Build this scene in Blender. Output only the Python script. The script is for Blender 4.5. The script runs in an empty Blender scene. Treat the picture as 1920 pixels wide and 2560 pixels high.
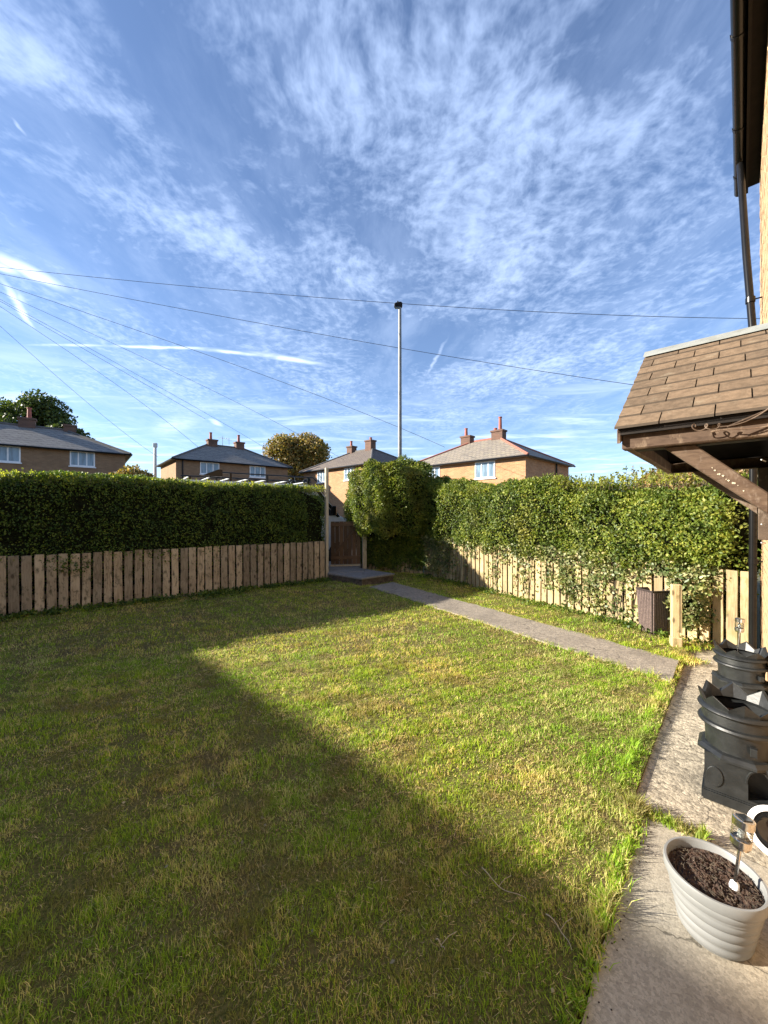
import bpy, bmesh, math, random
import numpy as np
from mathutils import Vector, Matrix
from mathutils.geometry import tessellate_polygon
R = math.radians
PI = math.pi
random.seed(7)
rng = np.random.default_rng(11)
S = bpy.context.scene
C = S.collection

# ------------------------------------------------------------------ camera, sky, sun, exposure
H = 1.55
cam_d = bpy.data.cameras.new('camera'); cam = bpy.data.objects.new('camera', cam_d); C.objects.link(cam)
cam_d.sensor_fit = 'HORIZONTAL'; cam_d.sensor_width = 36; cam_d.lens = 18
cam_d.clip_start = 0.05; cam_d.clip_end = 3000; cam_d.shift_y = 4/1920
cam.location = (0, 0, H); cam.rotation_euler = (R(90), 0, 0)
S.camera = cam

SUN_EL = R(21.5)
SUN_AZ = R(180)                      # the sun stands to the left (-X)
sun_d = bpy.data.lights.new('sun', 'SUN'); sun = bpy.data.objects.new('sun', sun_d); C.objects.link(sun)
sun_d.energy = 5.0; sun_d.angle = R(0.53); sun_d.color = (1.0, 0.92, 0.78)
sdir = Vector((math.cos(SUN_AZ)*math.cos(SUN_EL), math.sin(SUN_AZ)*math.cos(SUN_EL), math.sin(SUN_EL)))
sun.rotation_euler = sdir.to_track_quat('Z', 'Y').to_euler()
S.view_settings.view_transform = 'Standard'; S.view_settings.look = 'None'
S.view_settings.exposure = 1.70; S.view_settings.gamma = 1; S.view_settings.use_curve_mapping = False

world = bpy.data.worlds.new('World'); S.world = world; world.use_nodes = True

class NT:
    def __init__(s, nt): s.nt = nt; s.n = nt.nodes; s.l = nt.links
    def new(s, typ, **kw):
        n = s.n.new(typ)
        for k, v in kw.items():
            if k.startswith('in_'):
                key = k[3:]
                key = int(key) if key.isdigit() else key.replace('_', ' ')
                s.put(n.inputs[key], v)
            else: setattr(n, k, v)
        return n
    def put(s, sock, v):
        if isinstance(v, bpy.types.NodeSocket): s.l.new(v, sock)
        else: sock.default_value = v
    def math(s, op, a, b=None, c=None, clamp=False):
        n = s.n.new('ShaderNodeMath'); n.operation = op; n.use_clamp = clamp
        s.put(n.inputs[0], a)
        if b is not None: s.put(n.inputs[1], b)
        if c is not None: s.put(n.inputs[2], c)
        return n.outputs[0]
    def mix(s, f, a, b, bt='MIX'):
        n = s.n.new('ShaderNodeMix'); n.data_type = 'RGBA'; n.blend_type = bt
        s.put(n.inputs[0], f); s.put(n.inputs[6], a); s.put(n.inputs[7], b)
        return n.outputs[2]
    def sstep(s, v, a, b, lo=0.0, hi=1.0, kind='SMOOTHSTEP'):
        n = s.n.new('ShaderNodeMapRange'); n.interpolation_type = kind
        s.put(n.inputs[0], v); s.put(n.inputs[1], a); s.put(n.inputs[2], b); s.put(n.inputs[3], lo); s.put(n.inputs[4], hi)
        return n.outputs[0]
    def noise(s, vec, scale, detail=4, rough=.55, dist=0.0, typ='FBM'):
        n = s.n.new('ShaderNodeTexNoise'); n.noise_type = typ
        if vec is not None: s.l.new(vec, n.inputs['Vector'])
        n.inputs['Scale'].default_value = scale; n.inputs['Detail'].default_value = detail
        n.inputs['Roughness'].default_value = rough; n.inputs['Distortion'].default_value = dist
        return n.outputs[0]
    def mapping(s, vec, scale=(1,1,1), rot=(0,0,0), loc=(0,0,0), typ='POINT'):
        n = s.n.new('ShaderNodeMapping'); n.vector_type = typ
        s.l.new(vec, n.inputs['Vector']); n.inputs['Scale'].default_value = scale
        n.inputs['Rotation'].default_value = rot; n.inputs['Location'].default_value = loc
        return n.outputs[0]

def col(h, a=1):     # sRGB 0..255 -> linear
    return tuple(((c/255/12.92) if c/255 <= .04045 else ((c/255+.055)/1.055)**2.4) for c in h) + (a,)

def build_world():
    w = NT(world.node_tree); w.n.clear()
    out = w.new('ShaderNodeOutputWorld'); bg = w.new('ShaderNodeBackground'); w.l.new(bg.outputs[0], out.inputs[0])
    bg.inputs[1].default_value = 0.057
    sky = w.new('ShaderNodeTexSky', sky_type='NISHITA'); sky.sun_disc = False
    sky.sun_elevation = SUN_EL; sky.sun_rotation = R(-90); sky.altitude = 0; sky.air_density = 1.0; sky.dust_density = .1; sky.ozone_density = 2.6
    hs = w.new('ShaderNodeHueSaturation', in_Saturation=.93, in_Value=1.0); w.l.new(sky.outputs[0], hs.inputs['Color'])
    skyc = w.mix(1.0, hs.outputs[0], (0.90, 1.01, 1.20, 1), 'MULTIPLY')
    tc = w.new('ShaderNodeTexCoord'); sep = w.new('ShaderNodeSeparateXYZ'); w.l.new(tc.outputs['Generated'], sep.inputs[0])
    z = w.math('MAXIMUM', sep.outputs[2], 0.015)
    px = w.math('DIVIDE', sep.outputs[0], z); py = w.math('DIVIDE', sep.outputs[1], z)
    cb = w.new('ShaderNodeCombineXYZ'); w.l.new(px, cb.inputs[0]); w.l.new(py, cb.inputs[1]); P = cb.outputs[0]
    # gentle warp of the cloud plane
    nz = w.new('ShaderNodeTexNoise', in_Scale=1.1, in_Detail=3.0); w.l.new(P, nz.inputs['Vector'])
    vm = w.new('ShaderNodeVectorMath', operation='MULTIPLY_ADD'); w.l.new(nz.outputs[1], vm.inputs[0]); vm.inputs[1].default_value = (.35, .35, 0); w.l.new(P, vm.inputs[2])
    PW = vm.outputs[0]
    def pl(x, y):      # photo point -> cloud plane
        dx = (x-960)/960; dz = (1284-y)/960
        return (dx/dz, 1/dz)
    def blob(p0, p1, wid, amt, vec=None, pw=1.0):
        a = Vector(pl(*p0)); b = Vector(pl(*p1)); c = (a+b)/2; d = b-a
        m = w.mapping(vec or P, scale=(d.length/2+wid*.5, wid, 1), rot=(0, 0, math.atan2(d.y, d.x)), loc=(c.x, c.y, 0), typ='TEXTURE')
        ln = w.new('ShaderNodeVectorMath', operation='LENGTH'); w.l.new(m, ln.inputs[0])
        return w.math('MULTIPLY', w.sstep(ln.outputs['Value'], 1.0, 0.0), amt)
    streak = w.noise(w.mapping(PW, scale=(3.4, 1.25, 1), rot=(0, 0, R(-8))), 1.2, 8, .62, .12)
    cells = w.noise(w.mapping(PW, scale=(1.2, 1, 1), loc=(3.7, 1.2, 0)), 19, 3, .6, .15)
    mid = w.noise(w.mapping(PW, scale=(1.5, 1.0, 1), rot=(0, 0, R(10)), loc=(8, 5, 0)), 4.0, 8, .66, .08)
    low = w.noise(w.mapping(P, scale=(1.2, .55, 1), loc=(2.3, 9.1, 0)), 1.4, 2, .5)
    cov = w.sstep(low, .3, .65, .36, .60)
    for b in [((-40, 60), (560, 420), .17, .50), ((60, 130), (380, 330), .10, .25), ((-60, 380), (900, 760), .26, .34), ((640, 10), (1100, 500), .22, .34),
              ((1050, 0), (1250, 700), .30, .42), ((1250, 250), (1560, 500), .24, .25), ((1000, 830), (1750, 560), .7, .32), ((1100, 960), (1600, 950), .8, .26),
              ((850, 1050), (1400, 1060), 1.6, .12), ((250, 1000), (900, 960), 1.4, .10), ((0, 930), (500, 985), 1.2, .08), ((1600, 300), (1830, 620), .25, .25),
              ((1250, 560), (1700, 380), .22, .2), ((900, 690), (1060, 800), .2, .2)]:
        cov = w.math('ADD', cov, blob(*b, vec=PW))
    for b in [((400, 30), (520, 380), .16, -.45), ((-20, 420), (300, 560), .14, -.3), ((1010, 830), (1200, 900), .35, -.42), ((1400, 30), (1560, 300), .12, -.22),
              ((880, 520), (1010, 640), .15, -.3), ((150, 1010), (330, 1070), .9, -.1)]:
        cov = w.math('ADD', cov, blob(*b))
    cov = w.math('MULTIPLY', cov, 1.0, clamp=True)
    n = w.math('ADD', w.math('MULTIPLY', streak, .24), w.math('ADD', w.math('MULTIPLY', mid, .38), w.math('MULTIPLY', cells, .40)))
    thr = w.sstep(cov, 0, 1, .54, .25, 'LINEAR')
    den = w.sstep(n, thr, w.math('ADD', thr, .40)); den = w.math('MULTIPLY', den, w.sstep(sep.outputs[2], .05, .36, .45, 1))
    den = w.math('MULTIPLY', den, w.sstep(cov, 0.0, .9, .26, .68))
    # thin veil and wispy low streaks
    veil = w.sstep(streak, .38, .75, .04, .26)
    den = w.math('MAXIMUM', den, veil)
    wis = w.noise(w.mapping(P, scale=(.55, 1.6, 1), rot=(0, 0, R(14)), loc=(1, 4, 0)), 1.3, 6, .62, .5)
    den = w.math('MAXIMUM', den, w.math('MULTIPLY', w.sstep(wis, .45, .72, 0, .70), w.sstep(sep.outputs[2], .42, .15, 0, 1)))
    # vapour trails
    pn = w.new('ShaderNodeTexNoise', in_Scale=9.0, in_Detail=4.0); w.l.new(P, pn.inputs['Vector'])
    vm2 = w.new('ShaderNodeVectorMath', operation='MULTIPLY_ADD'); w.l.new(pn.outputs[1], vm2.inputs[0]); vm2.inputs[1].default_value = (.045, .045, 0); w.l.new(P, vm2.inputs[2])
    P2 = w.mapping(vm2.outputs[0], loc=(-.0225, -.0225, 0))
    tr = None
    for b in [((20, 862), (330, 864), .035, .7), ((200, 864), (600, 873), .045, .95), ((430, 866), (720, 895), .05, .8), ((560, 870), (870, 922), .08, .75), ((600, 873), (1000, 895), .03, .25),
              ((-30, 640), (100, 850), .035, .85), ((20, 700), (75, 780), .03, .5), ((-80, 600), (190, 740), .10, .95), ((-60, 640), (60, 690), .08, .8),
              ((1135, 815), (1052, 965), .022, .42), ((520, 1040), (556, 1070), .08, .8), ((380, 1100), (520, 1010), .35, .45), ((20, 280), (75, 350), .012, .4)]:
        v = blob(*b, vec=P2)
        tr = v if tr is None else w.math('MAXIMUM', tr, v)
    tr = w.math('MULTIPLY', tr, w.sstep(pn.outputs[0], .3, .6, .6, 1.0))
    den = w.math('MAXIMUM', den, tr)
    cc = w.mix(w.sstep(sep.outputs[2], .05, .75), (6.8, 8.1, 10.2, 1), (4.5, 5.8, 8.5, 1))
    cc = w.mix(w.math('MULTIPLY', tr, .8), cc, (9.5, 10.3, 11.5, 1))
    up = w.sstep(sep.outputs[2], 0.0, .05)
    colr = w.mix(w.math('MULTIPLY', den, up), skyc, cc)
    w.l.new(colr, bg.inputs[0])
build_world()

# ------------------------------------------------------------------ helpers
def tag(o, label=None, cat=None, group=None, kind=None):
    if label: o['label'] = label
    if cat: o['category'] = cat
    if group: o['group'] = group
    if kind: o['kind'] = kind
    return o
def empty(name, loc=(0,0,0), rz=0, label=None, cat=None, group=None):
    o = bpy.data.objects.new(name, None); C.objects.link(o); o.location = loc; o.rotation_euler = (0, 0, rz)
    o.empty_display_size = .1
    return tag(o, label, cat, group)
def link(name, me, parent=None, loc=None, rot=None):
    o = bpy.data.objects.new(name, me); C.objects.link(o)
    if parent: o.parent = parent
    if loc is not None: o.location = loc
    if rot is not None: o.rotation_euler = rot
    return o
class MB:
    def __init__(s): s.v = []; s.f = []
    def poly(s, pts):
        i = len(s.v); s.v += [tuple(p) for p in pts]; s.f.append(tuple(range(i, i+len(pts)))); return s
    def box(s, x0, x1, y0, y1, z0, z1, M=None):
        P = [(x0,y0,z0),(x1,y0,z0),(x1,y1,z0),(x0,y1,z0),(x0,y0,z1),(x1,y0,z1),(x1,y1,z1),(x0,y1,z1)]
        if M is not None: P = [tuple(M @ Vector(p)) for p in P]
        i = len(s.v); s.v += P
        s.f += [tuple(i+k for k in q) for q in ((0,3,2,1),(4,5,6,7),(0,1,5,4),(1,2,6,5),(2,3,7,6),(3,0,4,7))]
        return s
    def prism(s, pts, axis, a, b):      # pts = 2-D outline, extruded along the axis
        def mk(p, t):
            return {'x': (t, p[0], p[1]), 'y': (p[0], t, p[1]), 'z': (p[0], p[1], t)}[axis]
        n = len(pts); i = len(s.v); s.v += [mk(p, a) for p in pts] + [mk(p, b) for p in pts]
        s.f.append(tuple(range(i, i+n))); s.f.append(tuple(range(i+2*n-1, i+n-1, -1)))
        for k in range(n): s.f.append((i+k, i+(k+1) % n, i+n+(k+1) % n, i+n+k))
        return s
    def tube(s, pts, r, n=8, cap=True):
        pts = [Vector(p) for p in pts]; rs = r if isinstance(r, (list, tuple)) else [r]*len(pts)
        i = len(s.v); up = None
        for k, p in enumerate(pts):
            d = (pts[min(k+1, len(pts)-1)] - pts[max(k-1, 0)]).normalized()
            if up is None: up = d.orthogonal().normalized()
            up = (up - d*up.dot(d)).normalized(); sd = d.cross(up)
            for j in range(n):
                a = 2*PI*j/n; s.v.append(tuple(p + (up*math.cos(a) + sd*math.sin(a))*rs[k]))
        for k in range(len(pts)-1):
            for j in range(n):
                s.f.append((i+k*n+j, i+k*n+(j+1) % n, i+(k+1)*n+(j+1) % n, i+(k+1)*n+j))
        if cap:
            s.f.append(tuple(i+j for j in range(n-1, -1, -1))); s.f.append(tuple(i+(len(pts)-1)*n+j for j in range(n)))
        return s
    def lathe(s, prof, n=32, c=(0,0)):    # prof = [(r,z)...]
        i = len(s.v)
        for r, z in prof:
            for j in range(n):
                a = 2*PI*j/n; s.v.append((c[0]+r*math.cos(a), c[1]+r*math.sin(a), z))
        for k in range(len(prof)-1):
            for j in range(n):
                s.f.append((i+k*n+j, i+k*n+(j+1) % n, i+(k+1)*n+(j+1) % n, i+(k+1)*n+j))
        return s
    def mesh(s, name, mat, bevel=0, smooth=False, seg=1):
        me = bpy.data.meshes.new(name)
        bm = bmesh.new()
        vs = [bm.verts.new(v) for v in s.v]
        for f in s.f:
            try: bm.faces.new([vs[k] for k in f])
            except ValueError: pass
        bmesh.ops.recalc_face_normals(bm, faces=bm.faces)
        if bevel:
            bmesh.ops.remove_doubles(bm, verts=bm.verts, dist=1e-5)
            es = [e for e in bm.edges if len(e.link_faces) == 2 and e.calc_face_angle(0) > .5]
            bmesh.ops.bevel(bm, geom=es, offset=bevel, segments=seg, affect='EDGES', clamp_overlap=True)
        bm.to_mesh(me); bm.free()
        if smooth:
            for p in me.polygons: p.use_smooth = True
            if smooth != 'all':
                me.set_sharp_from_angle(angle=R(40))
        me.materials.append(mat)
        return me
    def build(s, name, mat, parent=None, loc=None, rot=None, bevel=0, smooth=False, seg=1):
        return link(name, s.mesh(name, mat, bevel, smooth, seg), parent, loc, rot)
def copy_tree(o, parent=None):
    c = o.copy(); C.objects.link(c)
    if parent: c.parent = parent
    for ch in [x for x in bpy.data.objects if x.parent == o and x != c]: copy_tree(ch, c)
    return c
def fastmesh(name, verts, tris, mat, smooth=False):
    me = bpy.data.meshes.new(name); nv = len(verts); nf = len(tris); k = tris.shape[1]
    me.vertices.add(nv); me.vertices.foreach_set('co', np.ascontiguousarray(verts, dtype=np.float32).ravel())
    me.loops.add(nf*k); me.loops.foreach_set('vertex_index', np.ascontiguousarray(tris, dtype=np.int32).ravel())
    me.polygons.add(nf); me.polygons.foreach_set('loop_start', np.arange(0, nf*k, k, dtype=np.int32))
    me.polygons.foreach_set('loop_total', np.full(nf, k, dtype=np.int32))
    me.update(calc_edges=True); me.materials.append(mat)
    return me

# house frame: local x = into our wall (q), local y = along our wall (s)
A = R(42.9); SA, CA = math.sin(A), math.cos(A)
def W(q, s, z=0): return Vector((CA*q + SA*s, -SA*q + CA*s, z))
def qs(x, y): return (CA*x - SA*y, SA*x + CA*y)
def G(px, py, z=0):       # measured photo point -> the place on the ground plane z
    D = (H - z)*960/(py - 1284); return Vector(((px-960)/960*D, D, z))

# ------------------------------------------------------------------ materials
def mat_base(name):
    m = bpy.data.materials.new(name); m.use_nodes = True; t = NT(m.node_tree); t.n.clear()
    out = t.new('ShaderNodeOutputMaterial'); b = t.new('ShaderNodeBsdfPrincipled'); t.l.new(b.outputs[0], out.inputs[0])
    return m, t, b, out
def bump(t, b, h, strength=.4, dist=.01):
    n = t.new('ShaderNodeBump', in_Strength=strength, in_Distance=dist); t.l.new(h, n.inputs['Height']); t.l.new(n.outputs[0], b.inputs['Normal'])
def simple(name, c1, c2=None, scale=8, rough=.6, metal=0, bstr=.2, bdist=.004, stretch=(1,1,1), coord='Object', spec=.5, detail=6):
    m, t, b, out = mat_base(name)
    tc = t.new('ShaderNodeTexCoord'); v = t.mapping(tc.outputs[coord], scale=stretch)
    n = t.noise(v, scale, detail, .6)
    c2 = c2 or tuple(x*.75 for x in c1[:3])+(1,)
    t.l.new(t.mix(t.sstep(n, .35, .68), c1, c2), b.inputs['Base Color'])
    b.inputs['Roughness'].default_value = rough; b.inputs['Metallic'].default_value = metal; b.inputs['Specular IOR Level'].default_value = spec
    if bstr: bump(t, b, t.noise(v, scale*3, 4, .6), bstr, bdist)
    return m
def wood(name, c1, c2, c3, stain=None, grain=(14, 14, .9), knots=True, rough=.8, objrand=True, gscale=6):
    m, t, b, out = mat_base(name)
    tc = t.new('ShaderNodeTexCoord'); oi = t.new('ShaderNodeObjectInfo')
    add = t.new('ShaderNodeVectorMath', operation='ADD'); t.l.new(tc.outputs['Object'], add.inputs[0])
    off = t.new('ShaderNodeCombineXYZ'); r = oi.outputs['Random'] if objrand else 0.0
    for k, mul in enumerate((37.0, 61.0, 23.0)): t.put(off.inputs[k], t.math('MULTIPLY', r, mul))
    t.l.new(off.outputs[0], add.inputs[1]); V = add.outputs[0]
    g = t.noise(t.mapping(V, scale=grain), gscale, 7, .65, .6)
    big = t.noise(V, 3.2, 4, .6)
    c = t.mix(t.sstep(g, .35, .68), c1, c2)
    c = t.mix(t.sstep(big, .42, .72, 0, .75), c, c3)
    if objrand:
        c = t.mix(t.sstep(oi.outputs['Random'], 0, 1, 0, .5, 'LINEAR'), c, tuple(.6*x+.4*y for x, y in zip(c1[:3], c3[:3]))+(1,))
        br = t.new('ShaderNodeBrightContrast'); t.l.new(c, br.inputs[0]); wn = t.new('ShaderNodeTexWhiteNoise', noise_dimensions='1D'); t.l.new(oi.outputs['Random'], wn.inputs['W'])
        c = t.mix(1.0, c, t.mix(wn.outputs[0], (.60, .60, .60, 1), (1.22, 1.18, 1.12, 1)), 'MULTIPLY')
    if knots:
        vo = t.new('ShaderNodeTexVoronoi', in_Scale=7.0); t.l.new(t.mapping(V, scale=(1, 1, .55)), vo.inputs['Vector'])
        k = t.sstep(vo.outputs['Distance'], .07, .2, .8, 0.0)
        c = t.mix(k, c, tuple(x*.28 for x in c2[:3])+(1,))
    if stain:
        st = t.noise(t.mapping(V, scale=(1.4, 1.4, .7)), 13, 5, .7)
        c = t.mix(t.sstep(st, .50, .66, 0, .8), c, stain)
    t.l.new(c, b.inputs['Base Color']); b.inputs['Roughness'].default_value = rough; b.inputs['Specular IOR Level'].default_value = .25
    bump(t, b, g, .5, .003)
    return m
def leafmat(name, cols, trans=.3, rough=.42, spec=.5, patch=None):
    m, t, b, out = mat_base(name)
    ge = t.new('ShaderNodeNewGeometry'); rp = t.new('ShaderNodeValToRGB'); t.l.new(ge.outputs['Random Per Island'], rp.inputs[0])
    e = rp.color_ramp.elements; n = len(cols)
    while len(e) < n: e.new(.5)
    for k, c in enumerate(cols): e[k].position = k/(n-1); e[k].color = c
    c = rp.outputs[0]
    if patch:
        tc = t.new('ShaderNodeTexCoord'); pn = t.noise(tc.outputs['Object'], patch[1], 3, .6)
        c = t.mix(t.sstep(pn, patch[2], patch[3], 0, patch[4]), c, patch[0])
    tc2 = t.new('ShaderNodeTexCoord'); vn = t.noise(tc2.outputs['Object'], 3.1, 4, .65)
    c = t.mix(1.0, c, t.mix(t.sstep(vn, .36, .64), (.62, .68, .7, 1), (1.35, 1.22, 1.1, 1)), 'MULTIPLY')
    t.l.new(c, b.inputs['Base Color']); b.inputs['Roughness'].default_value = rough; b.inputs['Specular IOR Level'].default_value = spec
    tr = t.new('ShaderNodeBsdfTranslucent'); t.l.new(t.mix(1.0, c, (1.5, 1.6, .7, 1), 'MULTIPLY'), tr.inputs[0])
    mx = t.new('ShaderNodeMixShader'); mx.inputs[0].default_value = trans
    t.l.new(b.outputs[0], mx.inputs[1]); t.l.new(tr.outputs[0], mx.inputs[2]); t.l.new(mx.outputs[0], out.inputs[0])
    return m
def concrete(name, c1, c2, c3, pebble=90, prough=.9, bst=.5):
    m, t, b, out = mat_base(name)
    tc = t.new('ShaderNodeTexCoord'); V = tc.outputs['Object']
    vo = t.new('ShaderNodeTexVoronoi', in_Scale=float(pebble)); t.l.new(V, vo.inputs['Vector'])
    sp = t.new('ShaderNodeSeparateColor'); t.l.new(vo.outputs['Color'], sp.inputs[0])
    c = t.mix(sp.outputs[0], c1, c2)
    fine = t.noise(V, pebble*1.7, 3, .7)
    c = t.mix(t.sstep(fine, .5, .7, 0, .6), c, c3)
    big = t.noise(V, 2.3, 6, .65); c = t.mix(t.sstep(big, .45, .72, 0, .45), c, tuple(x*.55 for x in c2[:3])+(1,))
    st = t.noise(V, 7, 6, .7); c = t.mix(t.sstep(st, .58, .75, 0, .5), c, tuple(x*.42 for x in c2[:3])+(1,))
    cr = t.new('ShaderNodeTexVoronoi', feature='DISTANCE_TO_EDGE', in_Scale=.9)
    wv = t.new('ShaderNodeTexNoise', in_Scale=6.0, in_Detail=5.0); t.l.new(V, wv.inputs['Vector'])
    va = t.new('ShaderNodeVectorMath', operation='MULTIPLY_ADD'); t.l.new(wv.outputs[1], va.inputs[0]); va.inputs[1].default_value = (.25, .25, .25); t.l.new(V, va.inputs[2]); t.l.new(va.outputs[0], cr.inputs['Vector'])
    ck = t.sstep(cr.outputs['Distance'], .0, .006, .7, 0)
    c = t.mix(ck, c, (.03, .027, .02, 1))
    t.l.new(c, b.inputs['Base Color']); b.inputs['Roughness'].default_value = prough; b.inputs['Specular IOR Level'].default_value = .2
    h = t.math('ADD', t.math('MULTIPLY', vo.outputs['Distance'], -.6), fine)
    bump(t, b, h, bst, .0045)
    return m
def brickmat(name, c1, c2, mortar, sc=1.0, rough=.85):
    m, t, b, out = mat_base(name)
    tc = t.new('ShaderNodeTexCoord'); ge = t.new('ShaderNodeNewGeometry')
    sx = t.new('ShaderNodeSeparateXYZ'); t.l.new(tc.outputs['Object'], sx.inputs[0])
    u = t.math('ADD', sx.outputs[0], sx.outputs[1]); cb = t.new('ShaderNodeCombineXYZ'); t.l.new(u, cb.inputs[0]); t.l.new(sx.outputs[2], cb.inputs[1])
    br = t.new('ShaderNodeTexBrick', in_Scale=1.0); t.l.new(cb.outputs[0], br.inputs['Vector'])
    br.inputs['Brick Width'].default_value = .225*sc; br.inputs['Row Height'].default_value = .075*sc; br.inputs['Mortar Size'].default_value = .006*sc
    br.inputs['Color1'].default_value = c1; br.inputs['Color2'].default_value = c2; br.inputs['Mortar'].default_value = mortar
    n = t.noise(tc.outputs['Object'], 1.2, 5, .6); c = t.mix(t.sstep(n, .4, .7, 0, .35), br.outputs[0], tuple(x*.6 for x in c1[:3])+(1,))
    t.l.new(c, b.inputs['Base Color']); b.inputs['Roughness'].default_value = rough; b.inputs['Specular IOR Level'].default_value = .2
    bump(t, b, br.outputs['Fac'], -.4, .0045)
    return m
def tilemat(name, c1, c2, moss, rows=.18):
    m, t, b, out = mat_base(name)
    tc = t.new('ShaderNodeTexCoord'); sx = t.new('ShaderNodeSeparateXYZ'); t.l.new(tc.outputs['Object'], sx.inputs[0])
    u = t.math('ADD', sx.outputs[0], sx.outputs[1]); cb = t.new('ShaderNodeCombineXYZ'); t.l.new(u, cb.inputs[0]); t.l.new(sx.outputs[2], cb.inputs[1])
    br = t.new('ShaderNodeTexBrick', in_Scale=1.0); t.l.new(cb.outputs[0], br.inputs['Vector'])
    br.inputs['Brick Width'].default_value = .30; br.inputs['Row Height'].default_value = rows; br.inputs['Mortar Size'].default_value = .014
    br.inputs['Color1'].default_value = c1; br.inputs['Color2'].default_value = c2; br.inputs['Mortar'].default_value = tuple(x*.35 for x in c1[:3])+(1,)
    n = t.noise(tc.outputs['Object'], 5, 6, .7); c = t.mix(t.sstep(n, .48, .62, 0, .7), br.outputs[0], moss)
    n2 = t.noise(tc.outputs['Object'], .8, 4, .7); c = t.mix(t.sstep(n2, .4, .7, 0, .3), c, tuple(x*.6 for x in c1[:3])+(1,))
    t.l.new(c, b.inputs['Base Color']); b.inputs['Roughness'].default_value = .75; b.inputs['Specular IOR Level'].default_value = .3
    bump(t, b, br.outputs['Fac'], -.6, .02)
    return m

M = {}
M['picket'] = wood('picket_wood', (.42, .325, .215, 1), (.18, .125, .075, 1), (.50, .41, .29, 1), stain=(.075, .065, .035, 1))
M['rail'] = wood('rail_wood_shaded', (.09, .07, .05, 1), (.05, .038, .026, 1), (.11, .09, .06, 1), knots=False)  # darkened picket wood: shade behind the board gaps put into the colour
M['picket_pale'] = wood('weathered_wood', (.42, .33, .19, 1), (.22, .155, .08, 1), (.45, .37, .22, 1), stain=(.20, .165, .07, 1))
M['post'] = wood('post_wood', (.46, .40, .30, 1), (.30, .25, .17, 1), (.5, .45, .34, 1), objrand=False)
M['gate'] = wood('gate_wood', (.12, .075, .048, 1), (.06, .036, .024, 1), (.15, .11, .075, 1), knots=False)
M['brace'] = wood('stained_timber', (.105, .07, .047, 1), (.05, .03, .02, 1), (.14, .10, .072, 1), stain=(.17, .13, .10, 1), grain=(2.5, 2.5, 12), knots=False, gscale=5)
M['beam'] = wood('stained_beam', (.10, .065, .045, 1), (.045, .027, .018, 1), (.13, .09, .065, 1), stain=(.18, .13, .09, 1), grain=(2.5, 14, 14), knots=False, gscale=5)
M['dark_wood'] = simple('dark_timber', (.014, .010, .008, 1), (.008, .006, .005, 1), 12, .7, spec=.2)
M['black'] = simple('black_plastic', (.004, .004, .0045, 1), (.006, .006, .0065, 1), 5, .28, bstr=.05, spec=.3)
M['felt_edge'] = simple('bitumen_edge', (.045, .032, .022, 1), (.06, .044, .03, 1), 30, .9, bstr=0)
M['felt'] = simple('shingle_felt', (.155, .114, .08, 1), (.105, .078, .055, 1), 26, .92, bstr=.9, bdist=.003, detail=9, spec=.15)
def vary(m, lo, hi):
    t = NT(m.node_tree); b = [n for n in m.node_tree.nodes if n.type == 'BSDF_PRINCIPLED'][0]; l = b.inputs['Base Color'].links[0].from_socket
    oi = t.new('ShaderNodeObjectInfo'); tc = t.new('ShaderNodeTexCoord'); n = t.noise(tc.outputs['Object'], 7, 5, .7)
    c = t.mix(1.0, l, t.mix(oi.outputs['Random'], (lo,)*3+(1,), (hi, hi*.98, hi*.95, 1)), 'MULTIPLY')
    c = t.mix(t.sstep(n, .56, .7, 0, .35), c, (.27, .23, .17, 1)); t.l.new(c, b.inputs['Base Color'])
vary(M['felt'], .80, 1.12)
M['lead'] = simple('lead_flashing', (.22, .24, .24, 1), (.16, .175, .17, 1), 9, .6, bstr=.2)
M['pot'] = simple('black_clay', (.007, .008, .0085, 1), (.015, .0165, .0175, 1), 14, .46, bstr=.4, bdist=.003, detail=9)
M['void'] = simple('dark_inside', (.006, .006, .006, 1), (.01, .01, .01, 1), 5, .9, bstr=0)
M['planter'] = simple('pale_plastic', (.195, .198, .196, 1), (.165, .168, .164, 1), 6, .5, bstr=.08)
M['soil'] = simple('dark_soil', (.06, .032, .02, 1), (.022, .012, .008, 1), 45, .95, bstr=1, bdist=.01, detail=10)
M['steel'] = simple('brushed_steel', (.62, .60, .57, 1), (.5, .48, .45, 1), 40, .22, 1, .1)
M['grey_metal'] = simple('galvanised_metal', (.42, .44, .44, 1), (.34, .36, .36, 1), 12, .45, .3, .05)
M['lamp_grey'] = simple('weathered_grey_paint', (.20, .21, .215, 1), (.15, .16, .165, 1), 9, .5, .1, .1)
M['white_paint'] = simple('white_paint', (.78, .79, .80, 1), (.70, .71, .72, 1), 4, .3, bstr=0)
M['white_frame'] = simple('white_window_frame', (.80, .81, .82, 1), (.72, .73, .74, 1), 4, .4, bstr=0)
M['tyre'] = simple('rubber', (.02, .02, .02, 1), (.03, .03, .03, 1), 20, .8)
M['wicker'] = simple('brown_wicker', (.035, .024, .022, 1), (.025, .017, .016, 1), 60, .55, bstr=.3)
M['rib_highlight'] = simple('rib_highlight', (.21, .155, .14, 1), (.11, .08, .075, 1), 60, .45, bstr=.3)  # highlights along the ribs put into a paler brown than the body
M['branch'] = simple('bark', (.10, .075, .05, 1), (.05, .04, .028, 1), 20, .9, bstr=.6, bdist=.01)
M['twig'] = simple('dry_stem', (.42, .34, .22, 1), (.3, .24, .15, 1), 30, .8)
M['wire'] = simple('cable_rubber', (.10, .10, .12, 1), (.08, .08, .10, 1), 3, .6, bstr=0)
M['core'] = simple('core_shade', (.018, .022, .010, 1), (.010, .010, .006, 1), 14, 1, bstr=1, bdist=.03, spec=0)  # near-black hull colour stands in for the shade inside the foliage
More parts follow.
